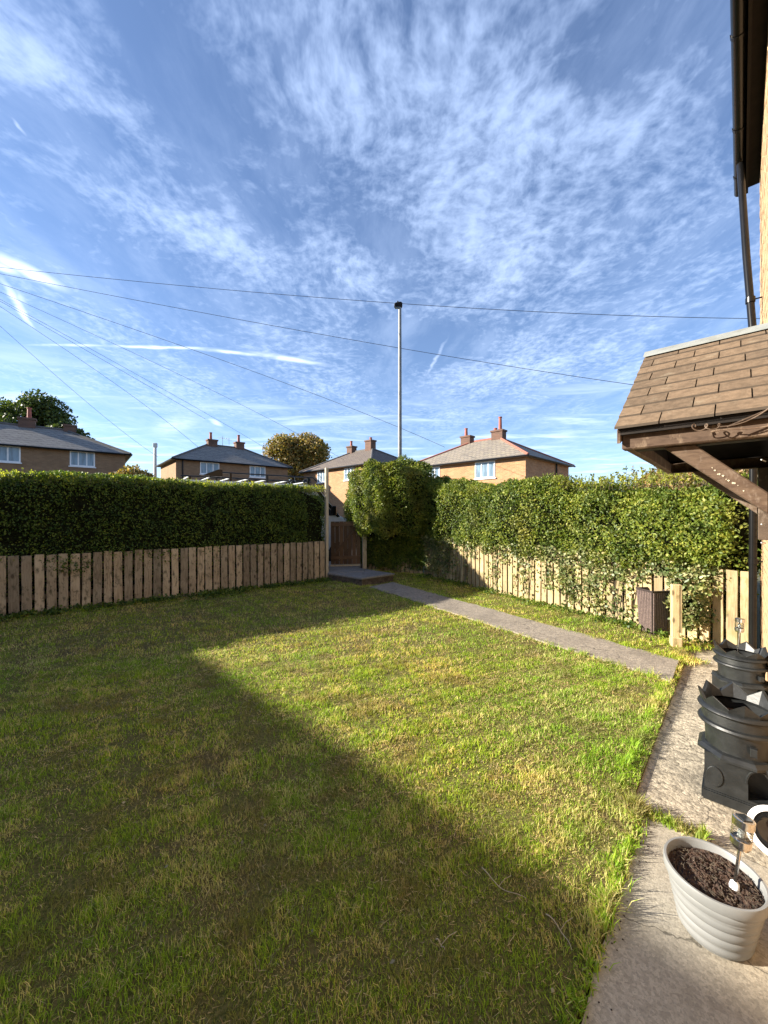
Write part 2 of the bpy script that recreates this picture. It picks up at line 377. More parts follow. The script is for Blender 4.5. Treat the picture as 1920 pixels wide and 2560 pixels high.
M['concrete'] = concrete('smooth_concrete', (.41, .365, .29, 1), (.27, .24, .19, 1), (.15, .135, .11, 1), 110, .9, .25)
M['aggregate'] = concrete('exposed_aggregate', (.52, .45, .34, 1), (.22, .19, .145, 1), (.10, .085, .065, 1), 48, .9, 1.0)
M['pathmat'] = concrete('path_concrete', (.36, .31, .25, 1), (.19, .165, .14, 1), (.12, .105, .09, 1), 60, .95, .8)
M['step'] = concrete('step_concrete', (.26, .25, .24, 1), (.19, .18, .17, 1), (.11, .10, .10, 1), 40, .9, .3)
M['stone_wall'] = concrete('rubble_step', (.13, .105, .085, 1), (.06, .05, .045, 1), (.04, .035, .03, 1), 16, .95, 1)
M['brick_lit'] = brickmat('orange_brick', (.42, .225, .11, 1), (.30, .15, .075, 1), (.40, .30, .20, 1))
M['brick_shaded'] = brickmat('shaded_brick', (.30, .185, .105, 1), (.23, .14, .08, 1), (.26, .19, .13, 1))  # orange brick browned: shade of the turned-away fronts put into the colour
M['brick_buff'] = simple('buff_brick', (.50, .34, .19, 1), (.36, .22, .12, 1), 18, .85, bstr=.6)
M['mortar'] = simple('mortar', (.38, .32, .24, 1), (.3, .25, .19, 1), 30, .95)
M['brick_dark'] = brickmat('chimney_brick', (.16, .085, .06, 1), (.10, .06, .045, 1), (.14, .11, .09, 1))
M['tile_grey'] = tilemat('grey_slate', (.19, .175, .16, 1), (.24, .22, .20, 1), (.26, .24, .20, 1))
M['tile_brown'] = tilemat('brown_tile', (.12, .095, .085, 1), (.15, .12, .10, 1), (.15, .125, .09, 1))
M['tile_moss'] = tilemat('mossy_slate', (.20, .175, .15, 1), (.25, .21, .17, 1), (.27, .235, .16, 1))
M['ridge_red'] = simple('red_ridge_tile', (.32, .11, .075, 1), (.24, .09, .06, 1), 6, .7)
M['ridge_dark'] = simple('dark_ridge_tile', (.11, .10, .095, 1), (.08, .075, .07, 1), 6, .7)
M['clay_pot'] = simple('red_clay', (.33, .085, .055, 1), (.22, .06, .04, 1), 10, .7)
M['ground'] = simple('rough_grassland', (.06, .08, .03, 1), (.09, .085, .045, 1), .6, .95)
M['asphalt'] = simple('asphalt', (.055, .055, .055, 1), (.04, .04, .04, 1), 30, .9, bstr=.5)
M['kerb'] = simple('kerb_stone', (.3, .29, .27, 1), (.22, .21, .2, 1), 10, .9)
M['door'] = simple('white_door', (.7, .7, .7, 1), (.65, .65, .65, 1), 3, .4, bstr=0)
def glass(name, c=(.12, .17, .22, 1), r=.05):
    m, t, b, out = mat_base(name); tc = t.new('ShaderNodeTexCoord')
    n = t.noise(t.mapping(tc.outputs['Object'], scale=(3, 3, .6)), 1.6, 2, .5)
    t.l.new(t.mix(t.sstep(n, .4, .6), c, tuple(x*1.6 for x in c[:3])+(1,)), b.inputs['Base Color'])
    b.inputs['Roughness'].default_value = r; b.inputs['Specular IOR Level'].default_value = .6
    return m
M['glass'] = glass('window_glass'); M['dark_glass'] = glass('van_glass', (.02, .025, .03, 1))
def clear_glass():
    m, t, b, out = mat_base('clear_glass'); b.inputs['Base Color'].default_value = (.93, .93, .9, 1); b.inputs['Roughness'].default_value = .03
    b.inputs['Transmission Weight'].default_value = 1; b.inputs['IOR'].default_value = 1.3
    return m
M['clear'] = clear_glass()
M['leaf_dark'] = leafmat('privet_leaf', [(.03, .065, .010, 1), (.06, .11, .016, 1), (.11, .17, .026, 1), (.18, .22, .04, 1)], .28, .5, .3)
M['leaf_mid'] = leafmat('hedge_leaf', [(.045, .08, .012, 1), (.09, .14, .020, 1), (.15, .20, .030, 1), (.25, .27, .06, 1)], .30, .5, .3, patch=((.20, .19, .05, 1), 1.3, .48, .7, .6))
M['leaf_sunlit'] = leafmat('sunlit_leaf', [(.13, .165, .025, 1), (.23, .26, .045, 1), (.36, .36, .08, 1)], .5, .5, .3)  # sunlit glow of the hedge tops put into a brighter leaf colour
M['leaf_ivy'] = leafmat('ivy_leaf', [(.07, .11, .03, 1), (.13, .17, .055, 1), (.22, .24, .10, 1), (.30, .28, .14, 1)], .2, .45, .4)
M['leaf_gold'] = leafmat('golden_leaf', [(.13, .13, .04, 1), (.22, .19, .06, 1), (.30, .20, .08, 1), (.32, .22, .14, 1)], .3, .5)
M['leaf_autumn'] = leafmat('autumn_leaf', [(.09, .10, .025, 1), (.18, .15, .04, 1), (.28, .17, .05, 1), (.30, .24, .09, 1)], .3, .5, .3)
M['leaf_tree'] = leafmat('tree_leaf', [(.025, .045, .01, 1), (.055, .085, .02, 1), (.10, .13, .03, 1)], .25, .5, .3)
M['straw'] = leafmat('straw', [(.20, .13, .06, 1), (.42, .32, .15, 1), (.62, .50, .28, 1)], .2, .6, .2)
M['litter'] = leafmat('fallen_leaf', [(.10, .075, .03, 1), (.26, .21, .12, 1), (.07, .09, .03, 1), (.38, .34, .22, 1)], .1, .6)
def grassmat():
    m, t, b, out = mat_base('grass_blade')
    ge = t.new('ShaderNodeNewGeometry'); tc = t.new('ShaderNodeTexCoord'); V = tc.outputs['Object']
    rnd = ge.outputs['Random Per Island']
    gr = t.mix(rnd, (.13, .235, .016, 1), (.44, .56, .05, 1))
    wn = t.new('ShaderNodeTexWhiteNoise', noise_dimensions='1D'); t.l.new(rnd, wn.inputs['W'])
    st = t.mix(rnd, (.50, .41, .14, 1), (.86, .72, .33, 1))
    n1 = t.noise(V, 1.5, 5, .65, .3); n2 = t.noise(V, 9, 5, .65)
    n = t.math('ADD', t.math('MULTIPLY', n1, .52), t.math('MULTIPLY', n2, .48))
    th = t.sstep(n, .45, .61, .05, .80)
    pick = t.math('LESS_THAN', wn.outputs[0], th)
    c = t.mix(pick, gr, st)
    n3 = t.noise(t.mapping(V, loc=(5, 9, 0)), 2.6, 4, .6)
    c = t.mix(t.sstep(n3, .50, .64, 0, .62), c, (.25, .17, .085, 1))
    n4 = t.noise(t.mapping(V, loc=(1, 3, 0)), .55, 2, .5)
    c = t.mix(1.0, c, t.mix(t.sstep(n4, .35, .65), (1.12, 1.05, .9, 1), (.82, .95, .9, 1)), 'MULTIPLY')
    t.l.new(c, b.inputs['Base Color']); b.inputs['Roughness'].default_value = .55; b.inputs['Specular IOR Level'].default_value = .25
    tr = t.new('ShaderNodeBsdfTranslucent'); t.l.new(t.mix(1.0, c, (1.3, 1.35, .8, 1), 'MULTIPLY'), tr.inputs[0])
    mx = t.new('ShaderNodeMixShader'); mx.inputs[0].default_value = .38
    t.l.new(b.outputs[0], mx.inputs[1]); t.l.new(tr.outputs[0], mx.inputs[2]); t.l.new(mx.outputs[0], out.inputs[0])
    return m
M['grass'] = grassmat()
def turfmat():
    m, t, b, out = mat_base('turf_soil'); tc = t.new('ShaderNodeTexCoord'); V = tc.outputs['Object']
    n = t.noise(V, 60, 6, .7); n1 = t.noise(V, 1.5, 5, .65, .3)
    c = t.mix(t.sstep(n, .35, .65), (.07, .08, .018, 1), (.20, .17, .06, 1))
    c = t.mix(t.sstep(n1, .45, .65, 0, .6), c, (.12, .085, .045, 1))
    t.l.new(c, b.inputs['Base Color']); b.inputs['Roughness'].default_value = 1; b.inputs['Specular IOR Level'].default_value = .1
    bump(t, b, n, 1, .02); return m
M['turf'] = turfmat()

# ------------------------------------------------------------------ setting: ground, road, lawn, path, patio
def ground_sheet():
    bm = MB(); n = 64
    rad = [0, 6, 20, 60, 200, 800, 2400]
    bm.v.append((0, 10, -.12))
    for r in rad[1:]:
        for j in range(n): bm.v.append((r*math.cos(2*PI*j/n), 10+r*math.sin(2*PI*j/n), -.12))
    for j in range(n): bm.f.append((0, 1+j, 1+(j+1) % n))
    for k in range(len(rad)-2):
        for j in range(n): bm.f.append((1+k*n+j, 1+k*n+n+j, 1+k*n+n+(j+1) % n, 1+k*n+(j+1) % n))
    tag(bm.build('ground', M['ground']), kind='structure')
ground_sheet()
# left fence line  F0 + t*(F1-F0)
F0 = Vector((-5.70, 5.70, 0)); F1 = Vector((-1.34, 8.96, 0)); FD = (F1-F0).normalized(); FN = Vector((FD.y, -FD.x, 0))   # FN points to the lawn
FL = (F1-F0).length
# right fence
K0 = Vector((-.42, 10.7, 0)); K1 = Vector((1.05, 9.75, 0)); K2 = Vector((4.08, 4.22, 0))
# road and pavement behind the hedge, running along the left fence direction
def strip(name, mat, d0, d1, z, along0=-60, along1=60, kind='structure'):
    P = [F0 - FN*d0 + FD*along0, F0 - FN*d0 + FD*along1, F0 - FN*d1 + FD*along1, F0 - FN*d1 + FD*along0]
    bm = MB(); i = [(p.x, p.y, z) for p in P]; j = [(p.x, p.y, -.118) for p in P]
    bm.v = i+j; bm.f = [(0,1,2,3), (0,4,5,1), (1,5,6,2), (2,6,7,3), (3,7,4,0)]
    o = bm.build(name, mat); return tag(o, kind=kind)
strip('pavement', M['kerb'], 1.35, 2.6, .12)
strip('road', M['asphalt'], 2.6, 8.6, 0.0)
strip('far_pavement', M['kerb'], 8.6, 10.2, .12)

lawn = MB()
lp = [F0 - FD*6 + FN*-.02, F1 + FN*-.02, Vector((-1.45, 10.2, 0)), K0, K1, K2 + (K1-K2).normalized()*-.0, W(-.43, 5.9), W(-.43, 2.4), W(-.37, 2.38), W(-.37, -6.8), W(-9.5, -6.8)]
top = [(p.x, p.y, 0.0) for p in lp]; bot = [(p.x, p.y, -.11) for p in lp]; nn = len(lp)
lawn.v = top + bot
tri = tessellate_polygon([[Vector(p) for p in top]])
lawn.f = [tuple(t_) for t_ in tri] + [(k, (k+1) % nn, nn+(k+1) % nn, nn+k) for k in range(nn)]
lawn_o = tag(lawn.build('lawn_soil', M['turf']), kind='structure')

# path
PA, PB, PC_, PD = Vector((-.30, 8.02, 0)), Vector((2.62, 3.50, 0)), Vector((3.07, 4.00, 0)), Vector((.20, 8.58, 0))
def path_poly():
    bm = MB(); n = 30; Z = .022
    rr = random.Random(3); L = []; Rr = []
    for k in range(n+1):
        t_ = k/n; a = PA.lerp(PB, t_); b = PD.lerp(PC_, t_); d = (b-a).normalized(); w_ = (0 if k in (0, n) else 1)
        L.append(a + d*rr.uniform(-.026, .026)*w_); Rr.append(b + d*rr.uniform(-.026, .026)*w_)
    for k in range(n+1): bm.v += [(L[k].x, L[k].y, Z), (Rr[k].x, Rr[k].y, Z), (L[k].x, L[k].y, -.10), (Rr[k].x, Rr[k].y, -.10)]
    for k in range(n):
        i = 4*k; bm.f += [(i, i+4, i+5, i+1), (i, i+2, i+6, i+4), (i+1, i+5, i+7, i+3)]
    bm.f += [(0, 1, 3, 2), (4*n, 4*n+2, 4*n+3, 4*n+1)]
    return bm
path = tag(path_poly().build('path', M['pathmat']), kind='structure')
# patio slabs
patio = empty('patio'); patio.rotation_euler = (0, 0, -A); tag(patio, kind='structure')
def slab(s0, s1, q0, q1, z, mat, wob=.02, seed=0):
    rr = random.Random(seed); bm = MB(); pts = []
    n = 14
    for k in range(n+1): pts.append((q0 + (rr.uniform(-wob, wob) if 0 < k < n else 0), s0 + (s1-s0)*k/n))
    pts += [(q1, s1), (q1, s0)]
    bm.prism(pts, 'z', -.115, z)
    return bm.build('slab', mat, patio)
slab(-3.0, .28, -.365, .17, -.014, M['concrete'], seed=1)
slab(.29, 2.385, -.365, .17, -.010, M['concrete'], seed=2)
slab(2.405, 3.42, -.49, .17, -.022, M['aggregate'], seed=3)
slab(3.43, 4.72, -.50, .17, -.030, M['aggregate'], seed=4)
slab(4.73, 5.9, -.50, .17, -.034, M['aggregate'], seed=5)
# raised step platform in front of the gate
st = empty('entrance_step', (-.5, 9.0, 0), 0, 'grey concrete step slab on a rubble base in front of the brown gate', 'step')
def around(pts, c=(-.5, 9.0)): return [(p[0]-c[0], p[1]-c[1]) for p in pts]
MB().prism(around([(-1.27, 8.90), (-.47, 8.22), (.21, 8.84), (-.62, 9.62)]), 'z', -.1, .135).build('base', M['stone_wall'], st)
MB().prism(around([(-1.30, 8.90), (-.47, 8.18), (.25, 8.83), (-.22, 9.27), (-.86, 8.98)]), 'z', .136, .175).build('slab', M['step'], st, bevel=.006)
MB().prism(around([(-1.30, 8.915), (-.87, 8.995), (-.23, 9.285), (-.60, 9.66), (-1.40, 9.5)]), 'z', .136, .182).build('slab', M['step'], st, bevel=.006)
MB().prism(around([(-1.42, 9.52), (-.61, 9.68), (-.62, 10.25), (-1.42, 10.1)]), 'z', -.1, .178).build('slab', M['step'], st, bevel=.006)
MB().prism(around([(-1.40, 9.96), (-.62, 10.10), (-.62, 10.20), (-1.40, 10.06)]), 'z', .179, .215).build('threshold', M['post'], st)

# ------------------------------------------------------------------ our house (wall, eaves, gutter, downpipe)
house = empty('brick_house', (0, 0, 0), -A, 'buff brick house wall at the right edge with black gutter above the porch', 'house')
SC = 6.6; WQ = .17
def house_wall():
    bm = MB()
    D0, D1, DZ = 3.12, 4.02, 2.0
    bm.box(WQ+.012, WQ+6, -6.5, D0, -.12, 5.75); bm.box(WQ+.012, WQ+6, D1, SC, -.12, 5.75); bm.box(WQ+.012, WQ+6, D0+.001, D1-.001, DZ, 5.75)
    bm.box(WQ+.16, WQ+5.9, D0+.001, D1-.001, -.12, DZ-.001)
    return bm.build('wall', M['mortar'], house)
hw = house_wall()
def house_bricks():
    bm = MB(); rr = random.Random(5); z = -.04; row = 0
    while z < 5.72:
        s = 1.6 + (0 if row % 2 else .1125)
        while s < SC - .23:
            if not (3.0 < s+.1 < 4.12 and z < 2.05):
                d = rr.uniform(-.002, .002); bm.box(WQ-.001+d, WQ+.02, s, s+.214, z, z+.064)
            s += .225
        z += .075; row += 1
    o = bm.build('brickwork', M['brick_buff'], hw); o['kind'] = 'stuff'
house_bricks()
dr = MB().box(WQ+.07, WQ+.13, 3.16, 3.98, -.03, 1.98).build('door', M['door'], house, bevel=.004)
MB().tube([(WQ+.04, 3.24, 1.0), (WQ+.04, 3.24, 1.14)], .011).build('handle', M['steel'], dr)
MB().box(WQ-.10, WQ+.0, -6.5, SC+.12, 5.69, 5.72).build('soffit', M['dark_wood'], house)
MB().box(WQ-.125, WQ-.102, -6.5, SC+.12, 5.62, 5.80).build('fascia', M['dark_wood'], house)
rf = MB(); rf.v = [(WQ-.17, -6.6, 5.80), (WQ-.17, SC+.2, 5.80), (WQ+3.3, SC+.2, 7.9), (WQ+3.3, -6.6, 7.9), (WQ+6.7, SC+.2, 5.8), (WQ+6.7, -6.6, 5.8),
                   (WQ-.17, -6.6, 5.74), (WQ-.17, SC+.2, 5.74), (WQ+6.7, SC+.2, 5.74), (WQ+6.7, -6.6, 5.74)]
rf.f = [(0,1,2,3), (3,2,4,5), (1,7,8,4,2), (0,3,5,9,6), (0,6,7,1), (5,4,8,9), (6,9,8,7)]
rf.build('roof', M['tile_brown'], house)
def gutter():
    bm = MB(); n = 10; c = (WQ-.18, 5.70); r = .055
    pr = [(c[0]+r*math.cos(PI+PI*k/n), c[1]+r*math.sin(PI+PI*k/n)) for k in range(n+1)] + [(c[0]+(r-.006)*math.cos(-PI*k/n), c[1]+(r-.006)*math.sin(-PI*k/n)) for k in range(n+1)]
    bm.prism(pr, 'y', -6.5, SC+.16)
    g = bm.build('gutter', M['black'], house, smooth=True)
    for k, s in enumerate([1.2, 1.75, 2.4, 3.4, 4.5, 5.6, 6.4]):
        b = MB(); pr2 = [(c[0]+(r+.006)*math.cos(PI+PI*j/n), c[1]+(r+.006)*math.sin(PI+PI*j/n)) for j in range(n+1)] + [(c[0]+(r+.001)*math.cos(-PI*j/n), c[1]+(r+.001)*math.sin(-PI*j/n)) for j in range(n+1)]
        b.prism(pr2, 'y', s-.018, s+.018); b.build('bracket', M['grey_metal'] if k in (1, 2, 3) else M['black'], g)
gutter()
dp = MB().tube([(-.005, 6.12, 5.63), (.0, 6.08, 5.50), (.045, 5.85, 4.4), (.10, 5.62, 3.35), (.105, 5.6, 3.2), (.095, 5.6, 2.0), (.09, 5.6, -.05)], .034, 12).build('downpipe', M['black'], house, smooth=True)
for z in (3.85, 2.05, 1.05):
    q = .075 if z > 3 else .095; s = 5.72 if z > 3 else 5.6
    MB().lathe([(.036, z-.03), (.041, z-.028), (.041, z+.028), (.036, z+.03)], 14, (q, s)).build('pipe_clip', M['black'], dp, smooth=True)
    MB().tube([(q, s, z), (WQ, s, z)], .008).build('pipe_clip', M['black'], dp)

# ------------------------------------------------------------------ porch canopy
can = empty('porch_canopy', tuple(W(WQ, 3.17, 0)), -A, 'brown shingled gabled porch canopy on timber brackets fixed to the right wall', 'porch canopy')
cx, cy = WQ, 3.17       # local = (q-WQ, s-3.17, z)
QF = -.47-WQ; SE = .87; ZE, ZR = 1.99, 2.635
def cl(q, s, z): return (q-WQ, s-3.17, z)
for sg in (-1, 1):
    ang = math.atan2(ZR-ZE, SE); Ls = math.hypot(ZR-ZE, SE)
    board = MB().prism([(sg*(SE), ZE), (0, ZR), (0, ZR-.022), (sg*(SE), ZE-.022)], 'x', QF, 0.0).build('roof_board', M['dark_wood'], can)
    rows = 9; rl = Ls/rows; rr = random.Random(40+sg)
    for r_ in range(rows):
        x = QF - .012 - (0.10 if r_ % 2 else 0.0) - rr.uniform(0, .05)
        while x < 0:
            wd = .205 + rr.uniform(-.008, .008)
            x0 = max(x, QF-.012); x1 = min(x+wd-.0055, -.002)
            if x1-x0 > .02:
                d0 = r_*rl; d1 = min(d0+rl*1.25, Ls)
                lift = .009; jj = rr.uniform(-.003, .003)
                def pt(xx, d, h): return (xx, sg*(SE+.02 - (d)*math.cos(ang)*(SE+.02)/SE), ZE - .003 + (d)*math.sin(ang) + h)
                b = MB()
                tk = rr.uniform(-.0015, .0025); P = [pt(x0, d0+jj, .0145+tk), pt(x1, d0+jj*.5, .0145+tk), pt(x1, d1, .004), pt(x0, d1, .004)]
                Q = [(p[0], p[1], p[2]-(.013 if k_ < 2 else .0095)) for k_, p in enumerate(P)]
                b.v = P+Q; b.f = [(0,1,2,3), (4,7,6,5), (0,4,5,1), (1,5,6,2), (2,6,7,3), (3,7,4,0)]
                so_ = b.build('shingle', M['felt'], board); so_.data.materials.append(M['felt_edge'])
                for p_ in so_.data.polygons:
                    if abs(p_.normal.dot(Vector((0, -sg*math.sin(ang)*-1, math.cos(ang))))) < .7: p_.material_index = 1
            x += wd
MB().prism([(-.055, ZR-.022), (0, ZR+.022), (.055, ZR-.022), (.055, ZR-.014), (0, ZR+.031), (-.055, ZR-.014)], 'x', QF-.016, 0).build('ridge_flashing', M['lead'], can)
MB().prism([(-.50, ZR-.34), (0, ZR+.03), (.50, ZR-.34), (.50, ZR-.25), (0, ZR+.13), (-.50, ZR-.25)], 'x', -.014, -.002).build('wall_flashing', M['lead'], can)
for sg in (-1, 1):   # eave beams
    MB().box(QF+.01, 0, sg*(SE-.065)-.03, sg*(SE-.065)+.03, ZE-.105, ZE-.024).build('eave_beam', M['beam'], can, bevel=.006)
    MB().box(QF+.01, 0, sg*(SE-.012)-.012, sg*(SE-.012)+.012, ZE-.032, ZE-.014).build('eave_trim', M['dark_wood'], can)
MB().box(QF+.012, QF+.052, -SE+.10, SE-.10, ZE-.10, ZE-.026).build('front_beam', M['beam'], can, bevel=.005)
for sg in (-1, 1):
    MB().prism([(sg*SE, ZE-.005), (0, ZR-.03), (0, ZR-.11), (sg*(SE-.11), ZE-.03), (sg*SE, ZE-.075)], 'x', QF-.004, QF+.010).build('bargeboard', M['beam'], can)
MB().prism([(-SE+.12, ZE-.023), (SE-.12, ZE-.023), (0, ZR-.12)], 'x', QF+.02, QF+.035).build('gable_board', M['dark_wood'], can)
for sg in (-1, 1):
    y0 = sg*(SE-.12)-.035; y1 = sg*(SE-.12)+.035
    MB().prism([(-.288-WQ, 1.885), (-.288-WQ+.05, 1.885), (-.165-WQ, 1.885), (.091-WQ, 1.64), (.091-WQ, 1.545)], 'y', y0, y1).build('brace', M['brace'], can, bevel=.005)
    MB().box(.092-WQ, -.002, y0-.008, y1+.008, 1.36, 1.884).build('wall_plate', M['brace'], can, bevel=.004)
    MB().box(QF+.06, -.001, y0-.002, y1+.002, 1.886, ZE-.107+.0).build('top_rail', M['dark_wood'], can)
# peeling paint flakes on the near brace
fl = MB(); rr = random.Random(9)
for k in range(13):
    t_ = rr.random(); q = -.10 + .13*t_ + rr.uniform(-.006, .0045); z = 1.765 - .125*t_ + rr.uniform(-.006, .0045); a = rr.uniform(.0015, .0055)
    x, y = q-WQ, -(SE-.12)-.0358
    fl.poly([(x-a, y, z), (x+a*.3, y-.002, z-a), (x+a, y-.001, z+a*.2), (x, y, z+a)])
fl.build('paint_flake', M['post'], can)
for z in (1.42, 1.50, 1.78):
    MB().tube([(-.09, -(SE-.12)-.03, z), (-.105, -(SE-.12)-.085, z+.004)], .0025, 6).build('nail', M['grey_metal'], can)
cable = empty('loose_cable', tuple(W(-.12, 2.28, 1.93)), -A, 'thin brown cable curled in loops and tied to the canopy edge beam', 'cable')
pts = []
for k in range(70):
    t_ = k/69; a = t_*5*PI
    r_ = .016*(1-t_*.3)
    pts.append((-.05+t_*.11 + r_*math.cos(a), -.008+.004*math.sin(a*1.7), .018 + r_*math.sin(a) - .01*t_))
pts += [(.08+.017*k, -.012, .005+.0010*k*k) for k in range(10)]
MB().tube(pts, .0028, 6).build('loops', M['brace'], cable, smooth=True)
MB().tube([(.075+.0145*k, -.010, .002+.006*k) for k in range(14)], .0035, 6).build('lead', M['brace'], cable)
MB().tube([(.02+.028*k, -.006, -.012+.004*math.sin(k*.9)) for k in range(12)], .003, 6).build('lead', M['beam'], cable)

# ------------------------------------------------------------------ fences
def picket_mesh(name, w_, h_, mat, seed):
    rr = random.Random(seed); t_ = .011; bm = MB(); n = 5
    for k in range(n+1):
        z = h_*k/n; dx = rr.uniform(-.002, .002); dw = rr.uniform(-.0015, .0015)
        zz = z if k < n else h_
        bm.v += [(-w_/2+dx-dw, -t_, zz), (w_/2+dx+dw, -t_, zz), (w_/2+dx+dw, t_, zz), (-w_/2+dx-dw, t_, zz)]
    bm.v[-4] = bm.v[-4][:2] + (h_+rr.uniform(-.008, .004),); bm.v[-1] = bm.v[-1][:2]+(bm.v[-4][2],)
    bm.f.append((0,3,2,1)); bm.f.append(tuple(4*n+k for k in range(4)))
    for k in range(n):
        i = 4*k
        for j in range(4): bm.f.append((i+j, i+(j+1) % 4, i+4+(j+1) % 4, i+4+j))
    return bm.mesh(name, mat, bevel=.0025)
def fence(root, P0, P1, pitch, w_, h_, mat, side, seed, skip=lambda d: False, dz=0):
    d = (P1-P0); L = d.length; d.normalize(); yaw = math.atan2(d.y, d.x); nr = Vector((d.y, -d.x, 0))*side
    ms = [picket_mesh('picket', w_+random.Random(seed+k).uniform(-.006, .0045), h_, mat, seed+k) for k in range(7)]
    rr = random.Random(seed); n = int(L/pitch)
    for k in range(n):
        x = (k+.5)*L/n
        if skip(x): continue
        p = P0 + d*x + nr*.034
        o = link('picket', ms[rr.randrange(7)], root, (p.x-root.location.x, p.y-root.location.y, -.03+rr.uniform(-.014, .008)+dz), (rr.uniform(-.006, .0045), rr.uniform(-.008, .008), yaw+rr.uniform(-.02, .02)))
    mid = (P0+P1)/2 - root.location
    for z in (.26, .70):
        MB().box(-L/2, L/2, -.02, .02, z-.04, z+.04).build('rail', M['rail'], root, (mid.x, mid.y, 0), (0, 0, yaw))
    for k in range(int(L/1.8)+1):
        p = P0 + d*min(L-.05, k*1.8+.05) - nr*.062 - root.location
        MB().box(-.04, .04, -.04, .04, -.05, .88).build('post', M['rail'], root, (p.x, p.y, 0), (0, 0, yaw))
fl_ = empty('picket_fence', tuple(F0), 0, 'shaded brown vertical board fence standing below the clipped left hedge', 'fence')
fence(fl_, F0-FD*4.5, F1-FD*.06, .1425, .115, .945, M['picket'], 1, 100)
fr_ = empty('picket_fence', tuple(K1), 0, 'sunlit pale board fence overgrown with ivy running beside the path to the house', 'fence')
fence(fr_, K1, K2, .126, .104, .94, M['picket_pale'], 1, 200)
fg_ = empty('picket_fence', tuple(K0), 0, 'short board fence under the tall dark bush right of the gate', 'fence')
fence(fg_, K0, K1-(K1-K0).normalized()*.05, .126, .104, .94, M['picket_pale'], 1, 300, dz=.03)
gp = F1 + FD*.0
post = MB().box(-.036, .036, -.036, .036, -.1, 2.62).build('tall_post', M['post'], None, (gp.x, gp.y+.02, 0), (0, 0, math.atan2(FD.y, FD.x)), bevel=.006)
tag(post, 'tall pale square timber post rising through the left hedge end beside the gate', 'post')
# gate
gate = empty('garden_gate', (-1.40, 10.0, 0), math.atan2(.14, .78), 'closed dark red-brown boarded garden gate between two hedges', 'gate')
for k in range(7):
    x = .015 + k*.111
    MB().box(x, x+.105, -.012, .012, .225, 1.345+random.uniform(-.004, .004)).build('board', M['gate'], gate, bevel=.002)
for z in (.36, 1.22): MB().box(.01, .79, -.05, -.013, z, z+.085).build('ledge', M['gate'], gate, bevel=.003)
b = MB(); b.prism([(.05, .445), (.13, .445), (.75, 1.219), (.67, 1.219)], 'y', -.045, -.0135); b.build('diagonal_brace', M['gate'], gate)
MB().box(.60, .74, -.066, -.051, 1.10, 1.13).build('latch', M['black'], gate)
p2 = MB().box(-.055, .055, -.055, .055, -.1, 1.56).build('gate_post', M['post'], None, (-.52, 10.2, 0), (0, 0, .2), bevel=.006)
tag(p2, 'short pale timber gate post half buried in the bush right of the gate', 'post')

# ------------------------------------------------------------------ foliage tools
def nrm(v): return v/np.maximum(np.linalg.norm(v, axis=1, keepdims=True), 1e-9)
def wob(p, f=1.0, seed=0):
    r_ = np.random.default_rng(seed); o = np.zeros(len(p))
    for k in range(6):
        kv = r_.normal(size=3)*f*(1+k*.7); o += np.sin(p@kv + r_.uniform(0, 6.28))/(1+k*.6)
    return o/2.2
def leaf_mesh(name, P, Nn, size, mat, spread=.8, aspect=.55, fold=.25, szvar=.35):
    n = len(P)
    d = nrm(Nn*.35 + rng.normal(size=(n, 3))*spread + np.array([0, 0, .15]))        # leaf axis
    up = nrm(Nn + rng.normal(size=(n, 3))*.55)
    sd = nrm(np.cross(d, up)); up = np.cross(sd, d)
    L = (size*(1+rng.uniform(-szvar, szvar, n)))[:, None]; w_ = L*aspect*.5
    v = np.stack([P, P + d*L*.5 + sd*w_ + up*L*fold*.4, P + d*L, P + d*L*.5 - sd*w_ + up*L*fold*.4], 1).reshape(-1, 3)
    i = (np.arange(n)*4)[:, None]
    t_ = np.concatenate([i+np.array([[0, 1, 2]]), i+np.array([[0, 2, 3]])], 1).reshape(-1, 3)
    return fastmesh(name, v, t_, mat)
def sbox(n, c, hs, yaw, e=6, amp=.05, freq=2.0, seed=0, topf=None, depth=.08, inset=0.0, zmin=None):
    hs = np.array(hs, float); a = np.array([hs[1]*hs[2], hs[0]*hs[2], hs[0]*hs[1]]); a = a/a.sum()
    ax = rng.choice(3, n, p=a); p = rng.uniform(-1, 1, (n, 3)); s = rng.choice([-1., 1.], n); p[np.arange(n), ax] = s
    m = ax == 2; p[m, 2] = np.where(rng.random(m.sum()) < .93, 1, -1)
    k = (np.abs(p)**e).sum(1)**(1/e); p = p/k[:, None]
    g = np.sign(p)*np.abs(p)**(e-1)/hs; g = nrm(g)
    loc = p*hs
    cy_, sy_ = math.cos(yaw), math.sin(yaw); Rm = np.array([[cy_, -sy_, 0], [sy_, cy_, 0], [0, 0, 1]])
    wp = loc@Rm.T + np.array(c); wn = g@Rm.T
    dsp = wob(wp, freq, seed)*amp + wob(wp, freq*3.3, seed+5)*amp*.8 + wob(wp, 11, seed+9)*.022 - rng.random(n)**2*depth - inset
    wp = wp + wn*dsp[:, None]
    if topf is not None: wp[:, 2] += topf(loc[:, 0])*np.clip((loc[:, 2]/hs[2]+1)/2, 0, 1)**2
    keep_ = (wob(wp, 5.5, seed+40) > -.62) | (rng.random(len(wp)) < .35); wp, wn, loc = wp[keep_], wn[keep_], loc[keep_]
    if zmin is not None: k = wp[:, 2] > zmin; wp, wn = wp[k], wn[k]
    return wp, wn
